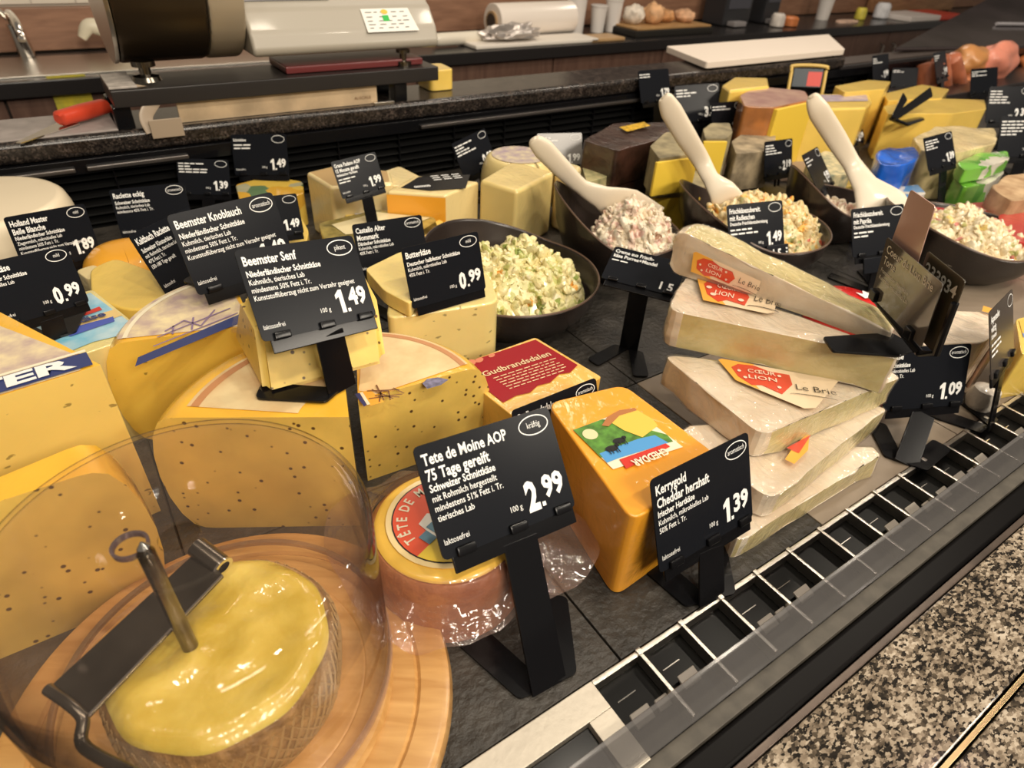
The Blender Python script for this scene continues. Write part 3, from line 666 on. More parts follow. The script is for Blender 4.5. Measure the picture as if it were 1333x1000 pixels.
prof = [(1.108, zb), (1.103, zb + .010), (1.112, zb + .032), (1.135, zb + .060), (1.175, zb + .085), (1.26, zb + .10), (1.26, zb)]
bm = bm_new(); poly_prism(bm, [(d1.x + .001, y, z) for y, z in prof], (h1.x - d1.x - .001, 0, 0), .010, 4); hs = obj('housing', bm, HOUS, sc)
mwS = frame_from((h1.x - .10, 1.1205, zb + .0435), (1, 0, 0), (0, .026, .03))
bm = bm_new(); flat(bm, [(0, -.022), (.105 - .012, -.022), (.105 - .020, .018), (0, .018)][::1], mwS @ Matrix.Translation((-.03, 0, 0)), .0012); st = obj('sticker', bm, mat('paper_white', (.82, .80, .74), .5), hs, smooth=False)
bm = bm_new(); rng = random.Random(3); mm = mwS @ Matrix.Translation((-.03, 0, 0))
for yy in (-.016, -.010, -.004, .003, .011):
    xx = .006
    while xx < .078:
        l = rng.uniform(.005, .012); flat(bm, [(xx, yy), (xx + l, yy), (xx + l, yy + .0015), (xx, yy + .0015)], mm, .0016); xx += l + rng.uniform(.003, .014)
obj('fine_print', bm, mat('print_grey', (.12, .12, .12), .5), st, smooth=False)
bm = bm_new(); flat(bm, [(.034, -.004), (.045, -.004), (.045, .006), (.034, .006)], mm, .0018); obj('green_mark', bm, mat('green_mark', (.02, .45, .06), .5), st, smooth=False)
bm = bm_new(); disc(bm, .040, .012, .006, .004, mm, .0019); obj('yellow_mark', bm, mat('yellow_mark', (.75, .48, .05), .5), st, smooth=False)
bm = bm_new(); poly_prism(bm, [(d1.x + .004, 1.148, zb + .0715), (d1.x + .004, 1.182, zb + .0905), (d1.x + .004, 1.25, zb + .1035), (d1.x + .004, 1.25, zb + .098), (d1.x + .004, 1.15, zb + .068)], (.14, 0, 0), .001, 1); dp = obj('display_strip', bm, mat('display_grey', (.20, .20, .22), .3), sc)
bm = bm_new(); lathe(bm, [(0, 0), (.007, 0), (.006, .004), (0, .004)], (d1.x + .018, 1.165, zb + .084), 16); obj('button', bm, mat('button_blue', (.05, .06, .09), .3), dp)
bm = bm_new(); box(bm, d1.x + .05, B.x - .02, 1.12, 1.21, zt + .0005, zt + .012, .003); obj('weighing_plate', bm, mat('plate_red_brown', (.16, .03, .03), .3), sc)
# bent plastic tag holder under the scale
q = UY(205, 160, 1.095); bm = bm_new()
loft(bm, smooth_path([q + Vector((-.02, .02, .045)), q + Vector((.008, .012, .035)), q + Vector((-.012, .004, .010)), q + Vector((-.010, -.002, -.012))], 5), [.018] * 16, [.002] * 16, (1, .1, 0))
box(bm, q.x - .012, q.x + .032, 1.088, 1.0905, q.z - .020, q.z + .006, .001)
o = obj('bent_holder', bm, mat('beige_plastic', (.36, .28, .20), .3), origin=(q.x, 1.09, LZ - .02)); tag(o, 'bent beige plastic holder hanging over the ledge under the scale', 'holder')
# red-handled knife on grey mat
kn = T('cheese_knife', 'knife with a chunky red handle lying left of the scale', 'knife', U(105, 150, LZ))
a = U(75, 155, LZ + .016); b = U(140, 137, LZ + .016)
bm = bm_new(); loft(bm, [a, a.lerp(b, .05), a.lerp(b, .5), a.lerp(b, .93), b], [.014, .024, .026, .024, .012], [.012, .02, .022, .02, .012], (b - a).cross(Vector((0, 0, 1)))); obj('handle', bm, mat('red_handle', (.62, .06, .025), .4), kn)
c1 = U(78, 160, LZ + .004); c2 = U(25, 187, LZ + .002); bm = bm_new(); sd = (c2 - c1).cross(Vector((0, 0, 1))).normalized() * .010
c0 = U(104, 162, LZ + .004); poly_prism(bm, [c1 + sd * .2, c0, c2 - sd * .3, c2 + sd * .4], (0, 0, .0015)); obj('blade', bm, CHROME, kn, smooth=False)
a = U(-60, 185, LZ); bm = bm_new(); box(bm, -.30, UY(155, 160, 1.11).x - .004, 1.105, 1.216, LZ, LZ + .0025, .0006); o = obj('grey_mat', bm, mat('grey_mat', (.34, .30, .28), .5, var=.15), origin=(-.1, 1.15, LZ)); tag(o, 'thin grey mat on the ledge under the red-handled knife', 'mat')
# yellow cheese behind scale
q = U(552, 118, LZ + .001); bm = bm_new(); poly_prism(bm, rpoly([(.600, 1.150, LZ + .0005), (.650, 1.150, LZ + .0005), (.655, 1.21, LZ + .0005), (.60, 1.21, LZ + .0005)], .012), (0, 0, .036), .003); o = obj('cheese_block', bm, YEL, origin=(.63, 1.17, LZ)); tag(o, 'yellow cheese piece on the ledge behind the right end of the scale', 'cheese')
# white board on the ledge, right
pts = [U(884, 66, .150), U(1146, 72, .150), U(1135, 53, .150), U(900, 55, .150)]
pts = [Vector((1.30, 1.105, .137)), Vector((1.85, 1.105, .137)), Vector((2.06, 1.30, .137)), Vector((1.36, 1.30, .137))]
bm = bm_new(); poly_prism(bm, rpoly(pts, .01), (0, 0, .014), .002); o = obj('cutting_board', bm, mat('board_cream', (.80, .70, .60), .5), origin=(1.58, 1.16, .133)); tag(o, 'long pale cutting board lying on the ledge at the upper right', 'board')
for x in (1.36, 1.80):
    bm = bm_new(); box(bm, x, x + .03, 1.12, 1.15, .1332, .1368); obj('foot', bm, BLACK, o)
# ================================================================ cheeses
def sector(name, label, c, R, h, a0, a1, paste, rind, bulge=.018, group=None, z0=0, rz=.0):
    """part of a cheese wheel: axis at c, from angle a0 to a1 (degrees), rounded rind"""
    c = Vector((c[0], c[1], z0)); a0 = math.radians(a0); a1 = math.radians(a1)
    prof = [(0, 0), (R - bulge * 1.4, 0)]
    for i in range(9):
        t = -PI / 2 + PI * i / 8; prof.append((R - bulge + math.cos(t) * bulge + 0, h / 2 + math.sin(t) * h / 2 * .985))
    prof += [(R - bulge * 1.4, h), (0, h)]
    n = max(8, int((a1 - a0) / .09)); bm = bm_new(); rings = []
    for i in range(n + 1):
        a = a0 + (a1 - a0) * i / n
        rings.append([bm.verts.new(c + Vector((math.cos(a) * r, math.sin(a) * r, z))) for r, z in prof])
    for i in range(n):
        for j in range(len(prof) - 1):
            q = [rings[i][j], rings[i + 1][j], rings[i + 1][j + 1], rings[i][j + 1]]
            f = bm.faces.new(q); f.material_index = 1
    for ring in (rings[0], rings[-1]):
        f = bm.faces.new(ring); f.material_index = 0
    bmesh.ops.remove_doubles(bm, verts=bm.verts, dist=1e-6)
    bmesh.ops.dissolve_degenerate(bm, edges=bm.edges, dist=1e-6)
    bmesh.ops.recalc_face_normals(bm, faces=bm.faces)
    am = (a0 + a1) / 2
    root = T(name, label, 'cheese', (c.x + math.cos(am) * R * .5, c.y + math.sin(am) * R * .5, z0), group)
    b = obj('paste', bm, [paste, rind], root)
    return root, b
def sector_label(root, c, z, r0, r1, a0, a1, m, name='printed_label', sub=(), n=24):
    """ring-shaped printed sheet lying on a wheel's top"""
    bm = bm_new(); a0 = math.radians(a0); a1 = math.radians(a1); P = []
    for i in range(n + 1):
        a = a0 + (a1 - a0) * i / n
        P.append((bm.verts.new((c[0] + math.cos(a) * r0, c[1] + math.sin(a) * r0, z)), bm.verts.new((c[0] + math.cos(a) * r1, c[1] + math.sin(a) * r1, z))))
    for i in range(n): bm.faces.new((P[i][0], P[i][1], P[i + 1][1], P[i + 1][0]))
    bmesh.ops.recalc_face_normals(bm, faces=bm.faces)
    for f in bm.faces:
        if f.normal.z < 0: f.normal_flip()
    return obj(name, bm, m, root, smooth=False)
def block(name, label, pts, z1, z0, m, bev=.006, cat='cheese', group=None, zref=None, taper=None, amp=.0, rind=None, rnd=.0):
    """pts: outline points in pixels read on the height zref (default top)"""
    zr = z1 if zref is None else zref
    W3 = [U(px, py, zr) for px, py in pts]
    for p in W3: p.z = z0
    if rnd: W3 = rpoly(W3, rnd, 3)
    cx = sum((p.x for p in W3)) / len(W3); cy = sum((p.y for p in W3)) / len(W3)
    root = T(name, label, cat, (cx, cy, z0), group)
    bm = bm_new(); sm = [0] * len(W3)
    poly_prism(bm, W3, (0, 0, z1 - z0), bev, 4, sidemats=sm, capmat=(1 if rind else 0))
    if amp:
        bmesh.ops.triangulate(bm, faces=[f for f in bm.faces if len(f.verts) > 4])
        bmesh.ops.subdivide_edges(bm, edges=[e for e in bm.edges if e.calc_length() > .02], cuts=4, use_grid_fill=True)
        bm.normal_update()
        for v in bm.verts:
            k = noise.noise(v.co * 28) * amp; q = v.co + v.normal * k
            if v.co.z > z0 + .004: v.co = q
    b = obj('paste', bm, [m, rind] if rind else m, root)
    return root, b
def decal(root, name, pts, z, m, px=True, zoff=.0006, label=None):
    P = [U(a, b, z) for a, b in pts] if px else [Vector(p) for p in pts]
    bm = bm_new(); f = bm.faces.new([bm.verts.new(p + Vector((0, 0, zoff))) for p in P])
    bm.normal_update()
    if f.normal.z < 0: f.normal_flip()
    return obj(name, bm, m, root, smooth=False, label=label)

# ---- girolle: board, cheese, scraper, dome
GX, GY = -.015, .248
BEECH = wood('beech', (.64, .37, .13), (.46, .23, .065), 14, .35, rot=.6, coat=.25)
g = T('girolle_board', 'round beech cheese board with raised inner disc and steel pin', 'cheese board', (GX, GY, 0))
bm = bm_new(); lathe(bm, [(0, 0), (.120, 0), (.129, .005), (.132, .014), (.130, .021), (.126, .0225), (.112, .0225), (.1100, .0205), (.1080, .0225), (.1070, .0225), (0, .0225)], (GX, GY, 0), 96); obj('outer_disc', bm, BEECH, g)
bm = bm_new(); lathe(bm, [(0, .0227), (.094, .0227), (.0955, .026), (.0935, .031), (.080, .0325), (.0785, .0315), (.077, .0325), (0, .0325)], (GX + .001, GY + .004, 0), 96); obj('inner_disc', bm, BEECH, g)
P0 = U(247, 840, .086); PT = Vector((P0.x - .001, P0.y + .004, .166))
bm = bm_new(); tube(bm, [(P0.x, P0.y, .033), P0, P0.lerp(PT, .955), P0.lerp(PT, .965), PT], [.0042, .0042, .0042, .0036, .0030], 20); pin = obj('pin', bm, DSTEEL, g)
bm = bm_new(); tube(bm, [PT, PT + Vector((0, 0, .0035))], [.0030, .0006], 16); obj('pin_point', bm, CHROME, pin)
# cheese
TX, TY = P0.x + .014, P0.y - .004
TM = mat('shaved_paste', (.76, .60, .13), .34, sss=.25, col2=(.56, .40, .04), vscale=30, bump=1.0, bscale=42, film=.25)
ROUGH = mat('rough_brown_rind', (.42, .25, .09), .5, col2=(.20, .11, .04), vscale=120, bump=1, bscale=220, coat=.3)
t = T('shaving_cheese', 'small wheel of soft yellow shaving cheese on the pin under the dome', 'cheese', (TX, TY, .0328))
prof = [(0, .0328), (.056, .0328), (.061, .036), (.0635, .046), (.064, .060), (.062, .073), (.0585, .0785)]
bm = bm_new(); rings = []
def wob(a, r, z): return (0, 1 + .02 * math.sin(3 * a) + .012 * math.sin(7 * a + 1))
lathe(bm, prof + [(0, .0785)], (TX, TY, 0), 72, rim=wob); obj('rind', bm, ROUGH, t)
bm = bm_new(); pr2 = [(.0582, .0787), (.056, .082)] + [(.056 * (1 - i / 12), .0835 + .0012 * math.sin(i * .9)) for i in range(1, 12)] + [(0, .0835)]
lathe(bm, [(0, .0786), (.0584, .0786)] + pr2, (TX, TY, 0), 90, rim=lambda a, r, z: ((.0034 * noise.noise(Vector((math.cos(a) * r * 34, math.sin(a) * r * 60, 1))) if z > .0787 else 0), 1 + .012 * math.sin(9 * a) * (r > .05)))
obj('shaved_top', bm, TM, t)
# diamond net pressed into the rind (joined relief)
bm = bm_new(); 
for s in (-1, 1):
    for i in range(60):
        a = 2 * PI * i / 60; pts = []
        for j in range(5):
            zz = .036 + .038 * j / 4; aa = a + s * j * .09
            rr = (.0605, .0640, .0648, .0642, .0615)[j]; k = wob(aa, rr, zz)[1]
            pts.append((TX + math.cos(aa) * rr * k, TY + math.sin(aa) * rr * k, zz))
        tube(bm, pts, .0007, 3)
obj('net_pattern', bm, mat('rind_net', (.36, .23, .09), .6), t, kind='stuff')
# scraper: blade from the sleeve near the pin out to the lower left, crank handle
sc_ = T('curling_scraper', 'steel curling blade with a cranked handle resting on the shaved cheese', 'scraper', (P0.x - .02, P0.y - .01, .085))
z_b = .0905
q1 = U(262, 715, z_b + .012); q2 = U(292, 752, z_b + .012); q3 = U(118, 935, z_b); q4 = U(64, 898, z_b)
bm = bm_new(); n_ = (q2 - q1).cross(q4 - q1).normalized(); n_ = n_ if n_.z > 0 else -n_
poly_prism(bm, [q1, q2, q3, q4], n_ * .0016, .0003, 1); bl = obj('blade', bm, mat('blade_steel', (.15, .135, .11), .2, metal=1, var=.35, vscale=45), sc_, smooth=False)
bm = bm_new(); e = (q3 - q2).normalized(); s = (q2 - q1).normalized()
poly_prism(bm, [q2 + n_ * .0017, q3 + n_ * .0017, q3 + n_ * .0017 - s * .0014, q2 + n_ * .0017 - s * .0014], n_ * .0003); obj('cutting_edge', bm, CHROME, bl, smooth=False)
c1 = U(256, 712, z_b + .016); c2 = U(290, 738, z_b + .012)
ax = (c2 - c1).normalized()
bm = bm_new(); 
def sleeve(bm, a, b, ro, ri, n=24):
    d = (b - a).normalized(); u = d.cross(Vector((0, 0, 1))).normalized(); v = u.cross(d); R_ = []
    for (p, r) in ((a, ro), (b, ro), (b, ri), (a, ri)):
        R_.append([bm.verts.new(p + (u * math.cos(2 * PI * k / n) + v * math.sin(2 * PI * k / n)) * r) for k in range(n)])
    for j in range(4):
        for k in range(n): bm.faces.new((R_[j][k], R_[j][(k + 1) % n], R_[(j + 1) % 4][(k + 1) % n], R_[(j + 1) % 4][k]))
    bmesh.ops.recalc_face_normals(bm, faces=bm.faces)
sleeve(bm, c1, c2, .0062, .0042); obj('sleeve', bm, DSTEEL, sc_)
bm = bm_new(); sleeve(bm, c2 - ax * .0005, c2 + ax * .0008, .0065, .0041); obj('sleeve_rim', bm, CHROME, sc_)
hp = [U(62, 897, z_b + .003), U(92, 918, z_b + .003), U(108, 936, z_b + .001), U(106, 966, z_b - .002), U(128, 985, z_b - .002), U(180, 1012, z_b - .002), U(230, 1060, z_b - .002)]
bm = bm_new(); tube(bm, smooth_path(hp, 6), .0030, 12); obj('crank_handle', bm, DSTEEL, sc_)
# dome
DX, DY = -.012, .262
dm = T('dome_cover', 'clear acrylic dome cover standing over the shaving cheese', 'dome cover', (DX, DY, .033))
def dprof(off):
    R = .0965 - off; H = .160 - off; pts = [(R + .001, .0332)]
    pts += [(R, .036), (R - .0005, .08), (R - .001, .140)]
    for i in range(1, 9):
        a = PI / 2 * i / 8; pts.append((R - .010 + math.cos(a) * .009, .150 + math.sin(a) * (H - .150)))
    pts += [(R * .60, H + .0015), (R * .40, H + .0025), (R * .36, H + .001), (R * .33, H - .001), (R * .2, H - .001), (.010, H - .001)]
    return pts
bm = bm_new(); lathe_pts = dprof(0)
# open surface of revolution with thickness: outer + inner skins
def skin(bm, prof, c, n=96):
    rings = [[bm.verts.new((c[0] + math.cos(2 * PI * i / n) * r, c[1] + math.sin(2 * PI * i / n) * r, z)) for i in range(n)] for r, z in prof]
    for j in range(len(rings) - 1):
        for i in range(n): bm.faces.new((rings[j][i], rings[j][(i + 1) % n], rings[j + 1][(i + 1) % n], rings[j + 1][i]))
outer = dprof(0); inner = dprof(.0022)
skin(bm, outer + inner[::-1] + [outer[0]], (DX, DY)); bmesh.ops.remove_doubles(bm, verts=bm.verts, dist=1e-6); bmesh.ops.recalc_face_normals(bm, faces=bm.faces)
obj('shell', bm, ACRYL, dm)
bm = bm_new(); skin(bm, [(.0072, .1600), (.0085, .1600), (.0088, .1630), (.0072, .1630), (.0072, .1600)], (DX - .021, DY + .002), 32); obj('vent_ring', bm, clear('ring_acrylic', (.74, .66, .66), .2, .12, (.4, .33, .36), .05), dm)
bm = bm_new(); skin(bm, [(.0950, .0332), (.0982, .0332), (.0982, .0365), (.0950, .0365), (.0950, .0332)], (DX, DY), 96); obj('foot_rim', bm, clear('rim_acrylic', (.90, .84, .80), .12, .10, (.8, .7, .6), .05), dm)

FILM2 = clear('brie_film', (1, .985, .96), .12, .03, (.9, .85, .75), .09, 1.3, .45)
# ---- big wheels behind the dome
def seg_label_text(root, par, s, o, xd, yd, size, m, width=None, rot=0):
    bm = bm_new(); text_bm(bm, s, 0, 0, size, frame_from(o, xd, yd), width=width, align='CENTER', bold=.04); return obj('lettering', bm, m, par, smooth=False)
WL = mat('windmill_label', (.84, .66, .36), .4, coat=.6, col2=(.70, .46, .22), vscale=35)
WL2 = mat('village_label', (.86, .72, .42), .4, coat=.6, col2=(.47, .34, .33), vscale=55)
# mustard wheel, left half face (A)
cA = U(454, 543, .118); A1 = U(208, 620, .06)
angA = math.degrees(math.atan2(A1.y - cA.y, A1.x - cA.x)); RA = math.hypot(A1.x - cA.x, A1.y - cA.y)
rA, bA = sector('mustard_cheese', 'mustard-seed cheese wheel cut open right behind the middle of the dome', cA, RA, .118, angA - 78, angA, MUSTARD, RINDY, .020)
l = sector_label(rA, cA, .1186, RA * .25, RA * .80, angA - 70, angA - 6, WL)
sector_label(rA, cA, .1189, RA * .74, RA * .78, angA - 70, angA - 6, mat('label_rust', (.55, .25, .10), .4, coat=.5), 'label_band')
# mustard wheel (B) right of it
cB = U(466, 522, .092); B1 = U(638, 520, .05); angB = math.degrees(math.atan2(B1.y - cB.y, B1.x - cB.x)); RB = math.hypot(B1.x - cB.x, B1.y - cB.y)
rB, bB = sector('mustard_cheese', 'mustard-seed cheese wheel segment under the big 1.49 sign, right of the split', cB, RB, .092, angB, angB + 72, MUSTARD, RINDY, .020)
l = sector_label(rB, cB, .0926, RB * .10, RB * .84, angB + 4, angB + 68, WL)
sector_label(rB, cB, .0929, RB * .78, RB * .82, angB + 4, angB + 68, mat('label_rust', (.55, .25, .10), .4, coat=.5), 'label_band')
decal(rB, 'stripe_blue', [(462, 514), (468, 512), (478, 528), (474, 530)], .0927, NAVY); decal(rB, 'stripe_white', [(468, 512), (472, 511), (482, 527), (478, 528)], .0929, PAPER)
decal(rB, 'stripe_gold', [(472, 511), (482, 508), (500, 524), (482, 529)], .0927, ORPRINT)
# windmill line drawing on the label
bm = bm_new()
def stroke(bm, a, b, z, w_=.0006):
    a = U(*a, z); b = U(*b, z); s = (b - a).cross(Vector((0, 0, 1))).normalized() * w_; f = bm.faces.new([bm.verts.new(p + Vector((0, 0, .0008))) for p in (a - s, b - s, b + s, a + s)])
    f.normal_update()
    if f.normal.z < 0: f.normal_flip()
for a, b in (((484, 508), (512, 520)), ((490, 502), (500, 522)), ((478, 510), (520, 508)), ((496, 510), (494, 524)), ((506, 510), (508, 522)), ((496, 510), (506, 510)), ((480, 520), (524, 514)), ((512, 506), (526, 513)), ((488, 516), (520, 518))): stroke(bm, a, b, .0928)
obj('windmill_drawing', bm, BROWNINK, rB, smooth=False)
decal(rB, 'blue_seal', [(550, 500), (556, 494), (570, 492), (584, 495), (574, 502), (556, 507)], .0927, mat('seal_blue', (.16, .15, .24), .4, var=.5, vscale=200, coat=.6))
# upper-left wheel (C) with lilac village label
cC = U(330, 426, .108); C1 = U(147, 515, .058); angC = math.degrees(math.atan2(C1.y - cC.y, C1.x - cC.x)); RC = math.hypot(C1.x - cC.x, C1.y - cC.y)
rC, bC = sector('gouda_cheese', 'plain yellow wheel with lilac village print, behind the mustard wheels at left', cC, RC, .110, angC - 80, angC, GOUDA, RINDY, .018)
sector_label(rC, cC, .1106, RC * .08, RC * .86, angC - 76, angC - 3, WL2)
for j, (a, b) in enumerate((((181, 470), (316, 418)),)):
    pts = [(176, 478), (180, 466), (316, 408), (320, 418)]; decal(rC, 'navy_band', pts, .1108, NAVY)
sector_label(rC, cC, .1110, RC * .80, RC * .83, angC - 76, angC - 3, PAPER, 'label_band')
bm = bm_new()
for a, b in (((205, 440), (300, 402)), ((215, 432), (240, 418)), ((240, 418), (262, 425)), ((262, 425), (280, 404)), ((200, 452), (310, 408)), ((225, 436), (226, 425)), ((250, 430), (252, 414))): stroke(bm, a, b, .1106, .0008)
obj('village_drawing', bm, mat('violet_ink', (.26, .18, .30), .5), rC, smooth=False)
# front-left wheel (D) with navy band lettering
cD = U(132, 478, .148); D1 = UY(-190, 600, .50)
rD, bD = sector('gouda_cheese', 'tall yellow wheel at the left edge with white letters on a navy band', (cD.x, cD.y), .150, .150, 116, 187, YOUNG, RINDY, .018)
sector_label(rD, cD, .1506, .012, .130, 122, 186, WL2)
def edge_pt(c, ang, r, z): a = math.radians(ang); return Vector((c.x + math.cos(a) * r, c.y + math.sin(a) * r, z))
e0 = edge_pt(cD, 186.4, .004, .1509); e1 = edge_pt(cD, 186.4, .140, .1509); e2 = edge_pt(cD, 178, .140, .1509); e3 = edge_pt(cD, 120, .012, .1509)
dN = (e1 - e0).normalized(); sN = Vector((dN.y, -dN.x, 0)); 
if sN.y < 0: sN = -sN
bnd = decal(rD, 'navy_band', [e0 + sN * .001, e1 + sN * .001, e1 + sN * .020, e0 + sN * .020], .1509, NAVY, px=False)
seg_label_text(rD, bnd, 'STER', e0.lerp(e1, .36) + sN * .0040 + Vector((0, 0, .001)), -dN, sN, .020, WHITE, width=.080)
decal(rD, 'pale_band', [e0 + sN * .021, e1 + sN * .021, e1 + sN * .024, e0 + sN * .024], .1511, PAPER, px=False)
# mustard wheel (E) at the left under the dome edge
cE = Vector((-.200, .372, 0)); 
rE, bE = sector('mustard_cheese', 'mustard-seed wheel half at the left edge, seen partly through the dome', cE, .172, .128, 0, 12, MUSTARD, RINDY, .020)
# mustard wedge K standing on the wheels, behind the sign
zk = .1192
kp = [U(346, 519, zk), U(503, 476, zk), U(498, 425, zk), U(304, 440, zk)]
kt = T('mustard_wedge', 'film-wrapped mustard-seed wedge standing on two wheels behind the pikant sign', 'cheese', sum(kp, Vector()) / 4)
bm = bm_new(); top = [U(332, 425, zk + .045), U(492, 385, zk + .045), U(470, 350, zk + .045), U(312, 385, zk + .045)]
vb = [bm.verts.new(p) for p in kp]; vt = [bm.verts.new(p) for p in top]; bm.faces.new(vb); bm.faces.new(vt)
for i in range(4): bm.faces.new((vb[i], vb[(i + 1) % 4], vt[(i + 1) % 4], vt[i]))
bmesh.ops.recalc_face_normals(bm, faces=bm.faces); bmesh.ops.bevel(bm, geom=bm.edges[:], offset=.005, segments=3, affect='EDGES'); obj('paste', bm, mat('mustard_wedge_paste', (.80, .55, .12), .5, sss=.15, var=.13, vscale=22, seeds=.66, sscale=118, bump=.2, bscale=50), kt)
bm = bm_new(); cc = sum(kp + top, Vector()) / 8
vb = [bm.verts.new(cc + (p - cc) * 1.03) for p in kp]; vt = [bm.verts.new(cc + (p - cc) * 1.03) for p in top]; bm.faces.new(vt)
for i in range(4): bm.faces.new((vb[i], vb[(i + 1) % 4], vt[(i + 1) % 4], vt[i]))
for v in vb: v.co.z = zk + .0003
bmesh.ops.recalc_face_normals(bm, faces=bm.faces); bmesh.ops.subdivide_edges(bm, edges=bm.edges[:], cuts=6, use_grid_fill=True); bm.normal_update()
for v in bm.verts:
    if v.co.z > zk + .001: v.co += v.normal * (.0008 + .0014 * noise.noise(v.co * 90))
nl = (kp[1] - kp[0]).normalized()
bmesh.ops.delete(bm, geom=[f for f in bm.faces if not (f.normal.dot(-nl) > .55)], context='FACES')
obj('film', bm, clear('wedge_film', (1, .985, .96), .02, .0, (.9, .85, .75), .05, .35, .3), kt)

# ---- packed Tête de Moine
HX, HY, HR = .146, .272, .058

h = T('packed_wheel', 'small washed-rind wheel in clear vacuum film with a round red label', 'cheese', (HX, HY, 0))
WASH = mat('washed_rind', (.46, .17, .055), .35, col2=(.30, .09, .03), vscale=40, bump=.8, bscale=160, coat=.7)
bm = bm_new(); lathe(bm, [(0, 0), (HR - .004, 0), (HR, .004), (HR + .001, .03), (HR + .001, .045), (HR - .001, .058), (HR - .005, .062), (0, .063)], (HX, HY, 0), 72); obj('wheel', bm, [WASH], h)
bm = bm_new(); lathe(bm, [(HR - .009, .0620), (HR - .006, .0632), (HR - .010, .0665), (.0, .0675), (0, .063)], (HX, HY, 0), 72); obj('shaved_top', bm, mat('golden_top', (.82, .50, .08), .3, sss=.1, var=.1, vscale=30, coat=.6), h)
mH = frame_from((HX, HY, .0678), (.93, .36, 0), (-.36, .93, 0))
bm = bm_new(); disc(bm, 0, 0, .0435, .0435, mH, .0002); lab = obj('round_label', bm, mat('label_cream_yellow', (.86, .66, .32), .4, coat=.6), h, smooth=False)
bm = bm_new(); disc(bm, 0, 0, .0395, .0395, mH, .0004); obj('label_black_ring', bm, BLACKINK, lab, smooth=False)
bm = bm_new(); disc(bm, 0, 0, .0385, .0385, mH, .0006); obj('label_field', bm, mat('red_yellow_field', (.80, .09, .03), .4, coat=.6), lab, smooth=False)
bm = bm_new(); flat(bm, [(math.cos(a) * .0385, math.sin(a) * .0385) for a in [PI + .15 + (PI - .3) * i / 24 for i in range(25)]], mH, .0007); obj('label_yellow_half', bm, mat('label_gold', (.88, .62, .05), .4, coat=.6), lab, smooth=False)
bm = bm_new()
for s, ang in (('T', 168), ('Ê', 155), ('T', 143), ('E', 131), ('D', 112), ('E', 100), ('M', 80), ('O', 66), ('I', 56), ('N', 45), ('E', 33)):
    a = math.radians(ang); text_bm(bm, s, math.cos(a) * .0285, math.sin(a) * .0285, .0105, mH, cond=.8, bold=.02, align='CENTER', ext=.0010, rot=a - PI / 2)
obj('lettering', bm, PAPER, lab, smooth=False)
bm = bm_new(); flat(bm, [(-.020, -.016), (-.004, -.024), (.002, .002), (-.006, .014), (-.017, .012)], mH, .0010)
obj('tower_picture', bm, mat('picture_white', (.78, .74, .66), .4, coat=.5), lab, smooth=False)
bm = bm_new(); flat(bm, [(-.026, -.006), (-.018, -.006), (-.018, .004), (-.026, .004)], mH, .0012); flat(bm, [(-.016, -.008), (-.010, -.010), (-.010, .006), (-.016, .006)], mH, .0012); obj('window_picture', bm, mat('picture_blue', (.10, .22, .30), .4), lab, smooth=False)
bm = bm_new(); flat(bm, [(-.004, .0), (.018, -.006), (.022, .010), (.004, .016)], mH, .0011); obj('flame_picture', bm, mat('picture_orange', (.85, .22, .04), .4), lab, smooth=False)
bm = bm_new(); flat(bm, [(-.016, -.027), (.014, -.020), (.012, -.008), (-.018, -.015)], mH, .0013); fr_ = obj('name_flag', bm, RED, lab, smooth=False)
bm = bm_new(); text_bm(bm, 'AOP', -.001, -.021, .010, mH, width=.018, bold=.03, align='CENTER', ext=.0016, rot=.22); obj('flag_lettering', bm, PAPER, lab, smooth=False)
# film skirt around it
bm = bm_new(); n = 120; rr = []
for j, (r, z) in enumerate(((HR - .004, .0685), (HR + .0018, .062), (HR + .003, .052), (HR + .008, .046), (HR + .014, .043), (HR + .018, .041))):
    ring = []
    for i in range(n):
        a = 2 * PI * i / n; ex = 1
        cor = max(0, math.cos(a + .45)) ** 6 * .040 + max(0, math.cos(a - 2.2)) ** 5 * .022 + max(0, math.cos(a + 2.3)) ** 6 * .01
        wv = .0035 * math.sin(a * 9 + 1) + .002 * math.sin(a * 17)
        ring.append(bm.verts.new((HX + math.cos(a) * (r + (cor * (j - 2) / 3 if j > 2 else 0)), HY + math.sin(a) * (r + (cor * (j - 2) / 3 if j > 2 else 0)), z + (wv * (j / 5) if j > 1 else 0) - (cor * .25 * (j - 2) / 3 if j > 2 else 0))))
    rr.append(ring)
for j in range(5):
    for i in range(n): bm.faces.new((rr[j][i], rr[j][(i + 1) % n], rr[j + 1][(i + 1) % n], rr[j + 1][i]))
obj('vacuum_film', bm, clear('vacuum_film', (.97, .90, .87), .16, .12, (.60, .40, .33), .08, 1.0), h)

